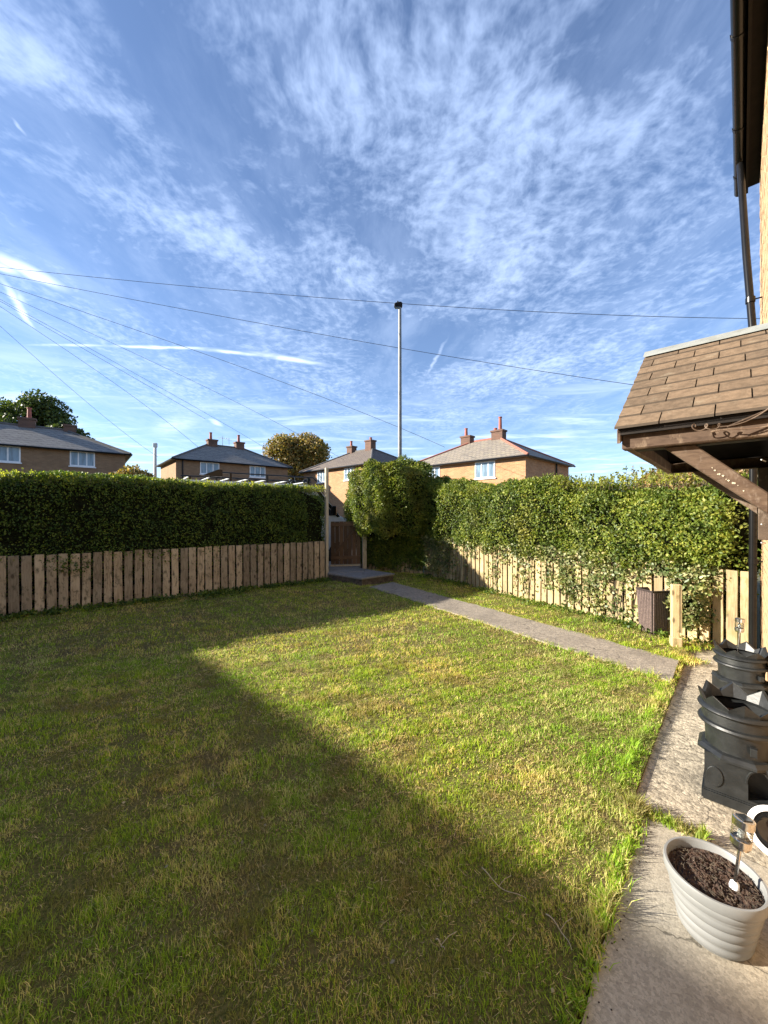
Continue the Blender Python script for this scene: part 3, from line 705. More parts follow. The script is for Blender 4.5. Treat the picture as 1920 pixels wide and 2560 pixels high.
def core(root, c, hs, yaw, e=6, amp=.05, freq=2.0, seed=0, topf=None, inset=.09):
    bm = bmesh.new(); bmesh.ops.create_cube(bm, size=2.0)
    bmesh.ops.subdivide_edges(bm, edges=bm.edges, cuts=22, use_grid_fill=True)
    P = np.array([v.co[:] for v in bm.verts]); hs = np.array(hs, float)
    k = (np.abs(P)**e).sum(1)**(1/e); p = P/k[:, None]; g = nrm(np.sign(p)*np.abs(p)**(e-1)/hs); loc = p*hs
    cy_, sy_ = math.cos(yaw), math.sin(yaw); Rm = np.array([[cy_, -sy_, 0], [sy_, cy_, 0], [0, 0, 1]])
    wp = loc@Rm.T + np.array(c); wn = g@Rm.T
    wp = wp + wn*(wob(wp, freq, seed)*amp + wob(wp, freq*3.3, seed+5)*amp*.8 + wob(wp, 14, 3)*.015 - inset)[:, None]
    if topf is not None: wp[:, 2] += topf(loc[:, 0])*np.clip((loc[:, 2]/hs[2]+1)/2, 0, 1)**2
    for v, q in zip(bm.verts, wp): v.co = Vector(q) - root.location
    me = bpy.data.meshes.new('core_hull'); bm.to_mesh(me); bm.free(); me.materials.append(M['core'])
    return link('dark_core', me, root)  # solid dark hull added inside the leaves to block light
def hedge(name, root_loc, label, cat, boxes, dens, size, mat, group=None, keep=None):
    root = empty(name, root_loc, 0, label, cat, group); PP = []; NN_ = []
    for bx in boxes:
        hs = bx['hs']; area = 8*(hs[0]*hs[2] + hs[1]*hs[2]) + 4*hs[0]*hs[1]
        p, n_ = sbox(int(area*dens), **bx); PP.append(p); NN_.append(n_)
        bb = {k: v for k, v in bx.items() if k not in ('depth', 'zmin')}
        core(root, **bb, inset=bx.get('depth', .08)+.03)
    P = np.concatenate(PP); N_ = np.concatenate(NN_)
    if keep is not None: k = keep(P, N_); P, N_ = P[k], N_[k]
    link('foliage', leaf_mesh('foliage', P-np.array(root_loc), N_, size, mat), root)
    return root
def shoots(root, spots, size, mat, seed=0, hgt=(.1, .3), per=12, lean=.25):
    """leafy upright shoots above a hedge, one joined part"""
    rr = np.random.default_rng(seed); st_ = MB(); P = []; N_ = []; rl = np.array(root.location)
    for sp in spots:
        sp = np.array(sp); h_ = rr.uniform(*hgt); d = nrm(np.array([[rr.normal()*lean, rr.normal()*lean, 1]]))[0]; tip = sp+d*h_
        st_.tube([sp-rl-d*.05, (sp+tip)/2-rl+rr.normal(size=3)*.006, tip-rl], [.003, .0025, .001], 4)
        for k in range(int(per*h_/hgt[1])+3):
            t_ = rr.random()**.8; P.append(sp+d*h_*t_); N_.append(nrm(rr.normal(size=(1, 3))+np.array([[0, 0, .4]]))[0])
    st_.build('stems', M['branch'], root)['kind'] = 'stuff'
    link('shoots', leaf_mesh('shoots', np.array(P)-rl, np.array(N_), size, mat), root)

# left clipped hedge
yawL = math.atan2(FD.y, FD.x)
cL = F0 + FD*(FL/2-2.28) - FN*.46; HLx = (FL+4.84)/2
def facing(P, N_):   # drop leaves on the road side bottom, they are never seen
    back = (N_@np.array([-FN.x, -FN.y, 0])) > .5
    return ~(back & (rng.random(len(P)) < .6))
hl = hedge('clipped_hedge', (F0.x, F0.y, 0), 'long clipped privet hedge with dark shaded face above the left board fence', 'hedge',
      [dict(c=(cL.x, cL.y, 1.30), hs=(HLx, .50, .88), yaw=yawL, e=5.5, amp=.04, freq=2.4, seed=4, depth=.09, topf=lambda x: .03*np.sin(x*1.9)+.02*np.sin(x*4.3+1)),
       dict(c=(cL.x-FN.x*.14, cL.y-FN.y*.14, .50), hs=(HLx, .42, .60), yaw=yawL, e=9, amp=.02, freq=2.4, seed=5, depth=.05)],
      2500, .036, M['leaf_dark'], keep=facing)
rr = np.random.default_rng(5)
def ontop(n, cx_, cy_, hx, hy, yaw, z, seed):
    r_ = np.random.default_rng(seed); x = r_.uniform(-hx, hx, n); y = r_.uniform(-hy, hy, n)
    return [(cx_+math.cos(yaw)*a-math.sin(yaw)*b_, cy_+math.sin(yaw)*a+math.cos(yaw)*b_, z) for a, b_ in zip(x, y)]
shoots(hl, ontop(2600, cL.x, cL.y, HLx*.98, .46, yawL, 2.06, 1), .034, M['leaf_sunlit'], 2, (.07, .18), 9)  # bright shoots added to draw the sunlit band along the hedge top
# right hedge
d2 = (K2-K1).normalized(); n2 = Vector((-d2.y, d2.x, 0)); yawR = math.atan2(d2.y, d2.x); LR = (K2-K1).length
cR = K1 + d2*(LR/2-.35) + n2*.42
def topR(x):     # x = distance along from centre: photo silhouette
    return .045*np.sin(x*1.7+.5) + .03*np.sin(x*3.9) + np.interp(x, [-3.9, -3, -1, 0, 1, 2, 3], [.44, .36, .08, .06, -.12, -.2, -.16])
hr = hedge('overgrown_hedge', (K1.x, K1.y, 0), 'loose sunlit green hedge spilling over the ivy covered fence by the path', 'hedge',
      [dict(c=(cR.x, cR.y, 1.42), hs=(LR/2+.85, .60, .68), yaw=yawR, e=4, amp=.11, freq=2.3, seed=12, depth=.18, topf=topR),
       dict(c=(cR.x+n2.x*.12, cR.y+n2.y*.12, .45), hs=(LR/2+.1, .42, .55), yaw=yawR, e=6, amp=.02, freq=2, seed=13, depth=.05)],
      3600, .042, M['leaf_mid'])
shoots(hr, ontop(520, cR.x, cR.y, LR/2*.98, .5, yawR, 1.95, 3), .042, M['leaf_sunlit'], 4, (.08, .24), 12)
# bush by the gate
bc = Vector((.05, 10.35, 0)); yawB = math.atan2(-1.7, .95)
hb = hedge('tall_bush', (bc.x, bc.y, 0), 'tall rounded dark green bush beside the gate with one sunlit side', 'bush',
      [dict(c=(bc.x, bc.y, 1.86), hs=(1.22, .92, 1.06), yaw=yawB, e=3.6, amp=.15, freq=2.4, seed=23, depth=.14, topf=lambda x: .12*x-.10),
       dict(c=(bc.x+.15, bc.y+.75, .75), hs=(.9, .8, .8), yaw=yawB, e=4, amp=.06, freq=2, seed=24, depth=.08)],
      4000, .042, M['leaf_mid'])
shoots(hb, ontop(200, bc.x, bc.y, .9, .6, yawB, 2.68, 6), .042, M['leaf_sunlit'], 6, (.06, .16), 8)
# golden bush behind the right hedge
gb = hedge('golden_bush', (5.6, 7.2, 0), 'pinkish golden shrub rising behind the right hedge under the canopy', 'bush',
      [dict(c=(5.75, 7.1, 1.4), hs=(1.2, .8, 1.1), yaw=yawR, e=2.6, amp=.16, freq=1.9, seed=31, depth=.25)],
      1500, .055, M['leaf_gold'])
shoots(gb, ontop(70, 5.75, 7.1, .9, .6, yawR, 2.2, 8), .05, M['leaf_gold'], 8, (.15, .38), 14, .5)
ws = hedge('wild_shrub', (3.9, 8.3, 0), 'sparse thin stemmed shrub poking above the hedge right of the orange house', 'bush',
      [dict(c=(4.2, 8.4, 1.1), hs=(1.2, .5, .95), yaw=yawR, e=2.6, amp=.14, freq=1.9, seed=33, depth=.25)], 900, .06, M['leaf_mid'])
shoots(ws, [(3.75+rr.uniform(-.5, 1.5), 8.0+rr.uniform(-.9, .9), 1.75) for _ in range(46)], .07, M['leaf_mid'], 9, (.3, .75), 26, .28)
bs = hedge('low_shrub', (-11.6, 18, 0), 'small pale shrub seen over the left hedge below the distant lamp post', 'bush',
      [dict(c=(-11.9, 18, 2.3), hs=(1.0, .8, 1.3), yaw=0, e=2.4, amp=.3, freq=1.5, seed=41, depth=.4)], 420, .13, M['leaf_autumn'])
# ivy hanging over the right fences
def ivy(root, label, P0, P1, seed, n, side, spots, mat, name='ivy'):
    r_ = np.random.default_rng(seed); d = (P1-P0); L = d.length; d.normalize(); nr = np.array([d.y, -d.x, 0])*side; dn = np.array(d)
    PP = []; NN_ = []; vines = MB()
    for (x, z0, z1, w_, dens) in spots:
        k = int(n*dens)
        xx = x + r_.normal(size=k)*w_; t_ = r_.random(k)**.8; zz = z1 - (z1-z0)*t_
        xx += np.sin(zz*9+x*3)*.05; off = .055 + r_.random(k)*.05*(1-.5*t_) + .05*(zz > .85)
        p = np.array(P0)[None] + dn[None]*xx[:, None] + nr[None]*off[:, None]; p[:, 2] = zz; PP.append(p)
        NN_.append(np.repeat(nr[None], k, 0)+np.array([[0, 0, .3]]))
        for j in range(3):
            xs = x + r_.normal()*w_*.7
            pts = [Vector(np.array(P0)+dn*(xs+math.sin(q*5+j)*.03)+nr*(.052)) + Vector((0, 0, z1-(z1-z0)*q)) - Vector(P0) for q in (0, .25, .5, .75, 1)]
            vines.tube(pts, .004, 4)
    root = empty(name, tuple(P0), 0, label, 'ivy')
    P = np.concatenate(PP)-np.array(P0); N_ = nrm(np.concatenate(NN_))
    o = link('foliage', leaf_mesh('foliage', P, N_, .045, mat, aspect=.85), root)
    vines.build('vines', M['branch'], root)['kind'] = 'stuff'
    return root
r5 = random.Random(77); sp = []
for k in range(36):
    x = r5.uniform(0.0, 5.3); far = x < 1.2 or 3.3 < x < 4.7
    sp.append((x, r5.choice([.1, .3, .45, .6]) if not far else r5.uniform(-.02, .35), r5.uniform(.75, 1.0), r5.uniform(.05, .13), r5.uniform(.4, 1.0)*(1.5 if far else .75)))
for k in range(40): sp.append((r5.uniform(0, 5.6), .74, 1.0, .1, .35))
ivy(None, 'sunlit ivy with pale leaves clinging to the fence beside the path', K1, K2, 5, 120, 1, sp, M['leaf_ivy'])
sp = [(r5.uniform(.3, 1.75), r5.uniform(0, .5), 1.10, .13, 2.0) for _ in range(34)] + [(-.05, .1, 1.6, .07, 3), (.1, .2, 1.6, .07, 2)]
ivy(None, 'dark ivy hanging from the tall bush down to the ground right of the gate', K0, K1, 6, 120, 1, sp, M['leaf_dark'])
# bush behind the wicker planter
pb = hedge('leafy_bush', (3.95, 4.85, 0), 'bright leafed small bush in front of the fence behind the short timber post', 'bush',
      [dict(c=(3.80, 4.72, .48), hs=(.22, .19, .40), yaw=yawR, e=2.4, amp=.07, freq=4, seed=51, depth=.12),
       dict(c=(3.90, 4.62, .80), hs=(.20, .14, .14), yaw=yawR, e=2.4, amp=.06, freq=4, seed=52, depth=.08)], 1800, .055, M['leaf_ivy'])

# trees behind the houses
def tree(name, base, label, h_, blobs, mat, leafs, size, trunk_r=.35, seed=0):
    root = empty(name, base, 0, label, 'tree'); r_ = np.random.default_rng(seed)
    st_ = MB(); st_.tube([(0, 0, 0), (.05, 0, h_*.25), (.15, .1, h_*.5)], [trunk_r, trunk_r*.75, trunk_r*.5], 10)
    P = []; N_ = []
    for (x, y, z, r1) in blobs:
        st_.tube([(0, 0, h_*.25), (x*.4, y*.4, z*.6+h_*.05), (x, y, z)], [trunk_r*.45, trunk_r*.25, .03], 6)
        k = int(leafs*r1*r1); d = nrm(r_.normal(size=(k, 3))); rad = r1*(1 - r_.random(k)**2*.75)
        rad = rad*(1 + .22*wob(d*3+x, 1.0, int(seed+x*7) & 255))
        P.append(np.array([x, y, z]) + d*rad[:, None]*np.array([1, 1, .85])); N_.append(d)
    st_.build('trunk', M['branch'], root, smooth='all')
    me = leaf_mesh('crown', np.concatenate(P), np.concatenate(N_), size, mat, aspect=.8)
    link('crown', me, root)
    return root
r6 = random.Random(8)
def blobs_in(n, cx_, cz, rx, rz, rb, seed):
    q = random.Random(seed); o = []
    for k in range(n):
        a = q.uniform(0, 2*PI); u = q.random()**.5
        o.append((cx_+rx*u*math.cos(a), q.uniform(-rx*.5, rx*.5), cz+rz*u*math.sin(a), rb*q.uniform(.7, 1.25)))
    return o
# big dark tree behind the left house
D = 45; zz = lambda y: H+(1284-y)/960*D; xx = lambda x: (x-960)/960*D
bl = blobs_in(34, 0, 0, 4.6, 3.0, 1.45, 3); bl = [(x, y, z+zz(1065)-.2-max(0, x)*.42, r) for x, y, z, r in bl] + [(4.8, 0, zz(1085), .9), (6.0, 0, zz(1098), .7), (3.2, 0, zz(1050), 1.3), (2.2, 0, zz(1022), 1.5), (.5, 0, zz(1010), 1.7), (-5.5, 0, zz(1050), 1.8), (-3, 1, zz(1020), 1.3)]
tree('broadleaf_tree', (xx(85), D, 0), 'large dark green tree behind the chimney of the leftmost house', 9, bl, M['leaf_tree'], 330, .30, .45, 2)
bl = blobs_in(44, 0, .3, 3.0, 2.2, 1.15, 6); bl = [(x, y, z+zz(1150)+.1, r*(1.0 if z > -1 else .8)) for x, y, z, r in bl] + [(0, 0, zz(1112), 1.5), (-.3, .2, zz(1135), 2.1), (.4, 0, zz(1165), 2.0)]
tree('autumn_tree', (xx(744), D, 0), 'round orange and brown autumn tree standing between two middle houses', 8, bl, M['leaf_autumn'], 420, .24, .3, 4)

# ------------------------------------------------------------------ far houses
def semi(name, O, yaw, L, dep, ez, rz_, label, roofm, ridgem, wins, chims, wall='brick_lit', side_pipe=None, front_pipe=None, aerial=None):
    root = empty(name, O, yaw, label, 'house'); ov = .28
    wl = MB().box(0, L, 0, dep, -.12, ez-.02).build('wall', M[wall], root)
    h = dep/2; r = MB()
    r.v = [(-ov, -ov, ez-.05), (L+ov, -ov, ez-.05), (L+ov, dep+ov, ez-.05), (-ov, dep+ov, ez-.05), (h, h, rz_), (L-h, h, rz_), (-ov, -ov, ez-.11), (L+ov, -ov, ez-.11), (L+ov, dep+ov, ez-.11), (-ov, dep+ov, ez-.11)]
    r.f = [(0,1,5,4), (1,2,5), (2,3,4,5), (3,0,4), (0,6,7,1), (1,7,8,2), (2,8,9,3), (3,9,6,0), (6,9,8,7)]
    roof = r.build('roof', roofm, root)
    rt = MB()
    for a_, b_ in ((4, 5), (0, 4), (3, 4), (1, 5), (2, 5)):
        pa, pb_ = Vector(r.v[a_]), Vector(r.v[b_]); rt.tube([pa+Vector((0, 0, .02)), pb_+Vector((0, 0, .02))], .085, 6)
    rt.build('ridge_tiles', ridgem, roof)
    g = MB(); 
    g.tube([(-ov-.04, -ov-.05, ez-.09), (L+ov+.04, -ov-.05, ez-.09)], .06, 8); g.tube([(L+ov+.05, -ov-.05, ez-.09), (L+ov+.05, dep+ov, ez-.09)], .06, 8); g.tube([(-ov-.05, -ov, ez-.09), (-ov-.05, dep+ov, ez-.09)], .06, 8)
    g.build('gutter', M['black'], root)
    for (x, y, w_, top_, pot_) in chims:
        c_ = MB().box(x-w_/2, x+w_/2, y-.3, y+.3, rz_-.6, top_-.12)
        c_.box(x-w_/2-.06, x+w_/2+.06, y-.36, y+.36, top_-.12, top_)
        cc = c_.build('chimney', M['brick_dark'], roof)
        for px_, hh in pot_:
            MB().lathe([(.13, top_), (.15, top_+.04), (.12, top_+.06), (.10, top_+hh-.08), (.13, top_+hh-.06), (.13, top_+hh), (.09, top_+hh), (.09, top_+hh-.1)], 12, (x+px_, y)).build('chimney_pot', M['clay_pot'], roof, smooth=True)
    for (x0, x1, z0, z1, np_) in wins:
        f = MB(); t_ = .07
        f.box(x0, x1, -.03, .015, z0, z0+t_); f.box(x0, x1, -.03, .015, z1-t_, z1)
        ws_ = (x1-x0)/np_
        for k in range(np_+1):
            xc = x0+k*ws_; hw_ = t_/2 if 0 < k < np_ else t_/2
            xa = min(max(xc-hw_, x0), x1-t_); f.box(xa, xa+t_, -.032, .014, z0+t_, z1-t_)
        f.box(x0-.06, x1+.06, -.09, .0, z0-.07, z0-.002)
        fo = f.build('window', M['white_frame'], root)
        for k in range(np_):
            MB().box(x0+k*ws_+.03, x0+(k+1)*ws_-.03, -.012, -.004, z0+.04, z1-.04).build('pane', M['glass'], fo)
    if side_pipe is not None: MB().tube([(L+.06, side_pipe, 0), (L+.06, side_pipe, ez-.12)], .05, 8).build('downpipe', M['black'], root)
    if front_pipe is not None: MB().tube([(front_pipe, -.07, 0), (front_pipe, -.07, ez-.12)], .05, 8).build('downpipe', M['black'], root)
    if aerial:
        x, y, z = aerial; a = MB(); a.tube([(x, y, z-.9), (x, y, z+.2)], .02, 5); a.tube([(x-.4, y, z), (x+.5, y, z)], .014, 5)
        for k in range(5): a.tube([(x-.3+k*.18, y-.25, z), (x-.3+k*.18, y+.25, z)], .01, 4)
        a.tube([(x+.55, y, z-.55), (x+.55, y, z+.1)], .02, 5); a.tube([(x+.3, y, z-.1), (x+.8, y, z-.1)], .012, 4)
        a.build('aerial', M['grey_metal'], root)
    return root
yC = math.atan2(-.702, .712)
semi('semi_detached_house', (1.77, 28.94, 0), yC, 9.17, 7.0, 5.0, 6.95, 'orange brick semi with mossy hipped roof and red hip tiles right of the lamp post', M['tile_moss'], M['ridge_red'],
     [(5.81, 7.22, 3.80, 4.86, 3), (1.66, 3.01, 3.80, 4.86, 3)], [(3.0, 3.5, .8, 7.45, [(-.1, .62)]), (5.6, 3.5, .85, 7.5, [(.12, .95), (-.25, .2)])], side_pipe=4.6)
semi('semi_detached_house', (-7.39, 35.4, 0), yC, 9.0, 6.5, 5.4, 7.23, 'orange brick semi with dark brown roof partly hidden by the tall gate bush', M['tile_brown'], M['ridge_dark'],
     [(5.85, 7.08, 4.25, 5.22, 3), (2.15, 3.32, 4.25, 5.22, 3)], [(2.96, 3.25, .7, 7.78, [(-.05, .5)]), (5.49, 3.25, .75, 8.0, [(.05, .25)])])
semi('semi_detached_house', (-15.5, 28.6, 0), math.atan2(.637, .771), 8.95, 6.0, 5.69, 7.43, 'shade-browned brick semi with grey roof, two chimneys and an aerial behind the van', M['tile_grey'], M['ridge_dark'],
     [(1.67, 3.09, 4.62, 5.56, 3), (5.52, 6.88, 4.62, 5.56, 3)], [(3.37, 3.0, .75, 7.9, [(-.1, .62)]), (5.69, 3.0, .72, 7.95, [(-.05, .65)])], wall='brick_shaded', front_pipe=.45, aerial=(4.25, 3.0, 8.15))
semi('semi_detached_house', (-25.1, 19.4, 0), math.atan2(.617, .787), 10.0, 6.5, 5.55, 7.23, 'leftmost shade-browned brick semi with grey roof in front of the large dark tree', M['tile_grey'], M['ridge_dark'],
     [(3.3, 4.92, 4.52, 5.46, 3), (7.14, 8.39, 4.52, 5.46, 3)], [(4.93, 3.25, .8, 7.75, [(.1, .7)]), (7.09, 3.25, .65, 7.6, [])], wall='brick_shaded')
semi('semi_detached_house', (19.2, 22.2, 0), yC, 9, 7, 5.4, 7.3, 'pale brick house glimpsed under the porch canopy behind the golden bush', M['tile_grey'], M['ridge_dark'], [(3, 4.4, 3.9, 4.9, 3), (6, 7.4, 3.9, 4.9, 3)], [(3.5, 3.5, .8, 7.9, [(0, .5)])])
# neighbour behind the camera whose shadow lies across the lawn
nb = empty('terraced_house', (0, 0, 0), -A, 'long brick terrace behind the viewer that throws its shadow over the near lawn', 'house')
S0 = -6.92
MB().box(-30, -3.5, S0-8, S0-.25, -.12, 4.95).build('wall', M['brick_lit'], nb)
r = MB(); r.v = [(-30.3, S0, 5.0), (-3.2, S0, 5.0), (-3.2, S0-4.1, 7.15), (-30.3, S0-4.1, 7.15), (-3.2, S0-8.3, 5.0), (-30.3, S0-8.3, 5.0)]
r.f = [(0,1,2,3), (3,2,4,5), (1,4,2), (0,3,5), (0,5,4,1)]; r.build('roof', M['tile_grey'], nb)
for k in range(6):
    for z0 in (.9, 3.4):
        x = -28+k*4.1; f = MB().box(x, x+1.5, S0-.25, S0-.21, z0, z0+1.1).build('window', M['white_frame'], nb)
        for j in (0, 1): MB().box(x+.07+j*.72, x+.71+j*.72, S0-.209, S0-.20, z0+.07, z0+1.03).build('pane', M['glass'], f)

# ------------------------------------------------------------------ lamp posts, wires
lp1 = empty('street_lamp', (.455, 11.0, 0), 0, 'tall grey street lamp column with small head rising behind the gate bush', 'street lamp')
MB().lathe([(.085, -.1), (.085, 1.3), (.060, 1.45), (.058, 3.0), (.044, 7.45), (.0, 7.46)], 16).build('column', M['lamp_grey'], lp1, smooth=True)
hd = MB(); hd.prism([(-.17, 7.50), (-.14, 7.57), (.02, 7.60), (.07, 7.57), (.07, 7.47), (.02, 7.45), (-.15, 7.46)], 'y', -.065, .065)
hdo = hd.build('lamp_head', M['dark_wood'], lp1, bevel=.015)
MB().box(-.14, -.02, -.05, .05, 7.435, 7.448).build('lens', M['glass'], hdo)
MB().lathe([(.022, 7.585), (.022, 7.635), (.0, 7.64)], 10, (-.06, 0)).build('photocell', M['black'], hdo)
lp2 = empty('street_lamp', ((388-960)/960*34, 34, 0), 0, 'distant thin grey lamp post between the two left houses', 'street lamp')
MB().lathe([(.16, 0), (.15, 1.5), (.11, 7.6), (0, 7.65)], 12).build('column', M['grey_metal'], lp2, smooth=True)
MB().box(-.16, .16, -.12, .12, 7.4, 7.8).build('lamp_head', M['grey_metal'], lp2, bevel=.04)
pole = empty('telegraph_pole', (-11.2, 9.4, 0), 0, 'wooden telegraph pole just left of the view carrying the overhead wires', 'pole')
MB().lathe([(.14, -.1), (.12, 4), (.09, 8.1), (0, 8.12)], 14).build('shaft', M['branch'], pole, smooth=True)
MB().lathe([(.0, 7.74), (.17, 7.75), (.17, 7.80), (.0, 7.81)], 16).build('ring_head', M['grey_metal'], pole)
def wire(end, Dend, ctrl, label, r_=.0045):
    """from the pole to a far end, sagging through the measured middle point"""
    a = Vector((-11.2, 9.4, 7.78)); b_ = Vector(((end[0]-960)/960*Dend, Dend, H+(1284-end[1])/960*Dend))
    # find sag so that the wire passes the control pixel
    best = None
    for sg_ in np.linspace(-.3, 1.6, 96):
        for t_ in np.linspace(.02, .98, 80):
            p = a.lerp(b_, t_); z = p.z - 4*sg_*t_*(1-t_)
            u_ = 960+960*p.x/p.y; v_ = 1284-960*(z-H)/p.y
            e = (u_-ctrl[0])**2+(v_-ctrl[1])**2
            if best is None or e < best[0]: best = (e, sg_)
    sg_ = best[1]; pts = [a.lerp(b_, t_) - Vector((0, 0, 4*sg_*t_*(1-t_))) - a for t_ in np.linspace(0, 1, 40)]
    o = MB().tube(pts, [r_*(1+.04*k) for k in range(40)], 5).build('overhead_wire', M['wire'], None, tuple(a)); tag(o, label, 'wire', 'overhead wires fanning out from the pole')
wire((1990, 797), 14, (960, 757), 'topmost overhead wire crossing the whole sky behind the lamp head')
wire((1700, 978), 16, (960, 866), 'second overhead wire from the top, reaching the porch canopy')
wire((1112, 1118), 27, (520, 885), 'overhead wire falling across the lamp column to the mossy roof', .005)
wire((860, 1150), 30, (272, 849), 'thin overhead wire falling toward the brown roofed house', .004)
wire((514, 1048), 30, (289, 918), 'overhead wire of the close pair, upper one left of the chimneys', .0045)
wire((660, 1118), 36, (231, 875), 'overhead wire of the close pair, passing over the aerial', .0045)
wire((500, 1122), 30, (289, 959), 'overhead wire ending on the left end of the roof with the aerial', .0045)
wire((395, 1142), 34, (174, 970), 'lowest overhead wire running down toward the distant lamp post', .0045)

# ------------------------------------------------------------------ van behind the hedge
van = empty('parked_van', (-4.95, 9.15, .0), math.atan2(.57, .82), 'white panel van with black roof rack parked behind the left hedge', 'van')
def van_build():
    # local x forward, y = away from the camera, side facing us at y=0
    prof = [(-.05, .45), (-.05, 2.25), (.12, 2.38), (3.35, 2.385), (3.72, 2.28), (4.42, 1.48), (5.12, 1.22), (5.22, .95), (5.22, .42)]
    def outl(p): return p
    b = MB(); b.prism(prof, 'y', 0, 1.9); b.build('body', M['white_paint'], van, bevel=.05, seg=2, smooth=True)
    MB().prism([(3.42, 2.10), (3.70, 2.08), (4.22, 1.50), (3.42, 1.46)], 'y', -.012, .004).build('side_window', M['dark_glass'], van)
    MB().prism([(3.60, 2.20), (3.74, 2.20), (4.40, 1.46), (4.30, 1.44)], 'y', -.006, .0045).build('door_seal', M['black'], van)
    w_ = MB(); w_.v = [(3.80, .12, 2.235), (3.80, 1.78, 2.235), (4.42, 1.80, 1.53), (4.42, .10, 1.53)]; w_.f = [(0, 1, 2, 3)]
    w_.build('windscreen', M['dark_glass'], van)
    m_ = MB().box(4.05, 4.18, -.22, -.06, 1.50, 1.78).build('wing_mirror', M['black'], van, bevel=.02)
    MB().box(5.20, 5.26, .1, 1.8, .42, .68).build('bumper', M['black'], van, bevel=.02)
    for y in (.12, 1.5): MB().box(5.02, 5.235, y, y+.28, .85, 1.08).build('headlight', M['glass'], van, bevel=.02)
    for x in (.95, 4.35):
        for y in (-.015, 1.70):
            wh = MB(); n = 24
            for (r1, y_) in ((.20, y), (.34, y+.01), (.34, y+.21), (.20, y+.215)):
                for j in range(n): wh.v.append((x+r1*math.cos(2*PI*j/n), y_, .35+r1*math.sin(2*PI*j/n)))
            for k in range(3):
                for j in range(n): wh.f.append((k*n+j, k*n+(j+1) % n, (k+1)*n+(j+1) % n, (k+1)*n+j))
            tw = wh.build('wheel', M['tyre'], van)
            rm = MB(); rm.f = [tuple(range(n))]; rm.v = [(x+.2*math.cos(2*PI*j/n), y+(.0 if y < 1 else .2), .35+.2*math.sin(2*PI*j/n)) for j in range(n)]
            rm.build('rim', M['grey_metal'], tw)
    MB().box(1.9, 3.3, -.008, .0, .75, 1.0).build('side_trim', M['black'], van)
    rk = empty('roof_rack', (0, 0, 0)); rk.parent = van
    for y in (.08, 1.82):
        MB().tube([(.75, y, 2.50), (.95, y, 2.60), (3.55, y, 2.60), (3.66, y, 2.50)], .018, 8).build('rail', M['black'], rk)
        MB().tube([(.1, y, 2.47), (3.5, y, 2.47)], .016, 8).build('rail', M['black'], rk)
        for x in (.3, 1.25, 2.2, 3.4):
            MB().box(x-.03, x+.03, y-.025, y+.025, 2.37, 2.60 if x > .5 else 2.47).build('upright', M['black'], rk)
    for x in (.3, .77, 1.25, 1.72, 2.2, 2.8, 3.4):
        MB().tube([(x, .08, 2.475), (x, 1.82, 2.475)], .016, 8).build('crossbar', M['grey_metal'], rk)
    MB().prism([(.55, 2.49), (.95, 2.67), (1.05, 2.67), (1.05, 2.49)], 'y', .05, .09).build('end_bracket', M['black'], rk)
    MB().tube([(3.35, .3, 2.49), (3.55, .3, 2.56)], .05, 8).build('end_bracket', M['black'], rk)
van_build()

# ------------------------------------------------------------------ wicker planter and timber stub
wp_ = empty('wicker_planter', (3.50, 5.0, 0), R(8), 'tall dark brown ribbed planter box standing on the grass beside a timber post', 'planter')
def taper_box(z0, z1, a0, a1, zt=None):
    P = [(-a0, -a0, z0), (a0, -a0, z0), (a0, a0, z0), (-a0, a0, z0), (-a1, -a1, z1), (a1, -a1, z1), (a1, a1, z1), (-a1, a1, z1)]
    return P
b = MB(); P = taper_box(-.02, .57, .125, .155); P2 = [(x*.88, y*.88, z) for x, y, z in P[4:]] + [(x*.84, y*.84, .30) for x, y, z in P[4:]]
b.v = P+P2; b.f = [(0,3,2,1), (0,1,5,4), (1,2,6,5), (2,3,7,6), (3,0,4,7), (4,5,9,8), (5,6,10,9), (6,7,11,10), (7,4,8,11), (8,9,13,12), (9,10,14,13), (10,11,15,14), (11,8,12,15), (12,13,14,15)]
b.build('body', M['wicker'], wp_)
for sd in range(4):
    for k in range(9):
        t_ = -1+2*(k+.5)/9
        a = .118*t_; a2 = .147*t_
        p0 = Vector((a, -.127, -.015)); p1 = Vector((a2, -.157, .555)); Rz = Matrix.Rotation(sd*PI/2, 4, 'Z')
        MB().tube([Rz@p0, Rz@((p0+p1)/2), Rz@p1], .0095, 5).build('rib', M['rib_highlight'], wp_)
rm = MB()
for sd in range(4):
    Rz = Matrix.Rotation(sd*PI/2, 4, 'Z'); rm.tube([Rz@Vector((-.16, -.158, .572)), Rz@Vector((.16, -.158, .572))], .011, 6)
rm.build('rim', M['wicker'], wp_)
MB().box(-.13, .13, -.13, .13, .34, .36).build('soil', M['soil'], wp_)
wp_.scale = (.82, .82, .98)
sb = empty('timber_stub', (3.42, 4.50, 0), R(-22), 'short pale square timber post beside the brown ribbed planter', 'post')
MB().box(-.045, .028, -.04, .04, -.05, .72).build('post', M['picket_pale'], sb, bevel=.005)
MB().box(.034, .052, -.036, .05, .16, .72).build('side_board', M['picket_pale'], sb, bevel=.003)
MB().box(-.054, .055, -.052, .05, -.05, .11).build('foot', M['picket_pale'], sb, bevel=.01)

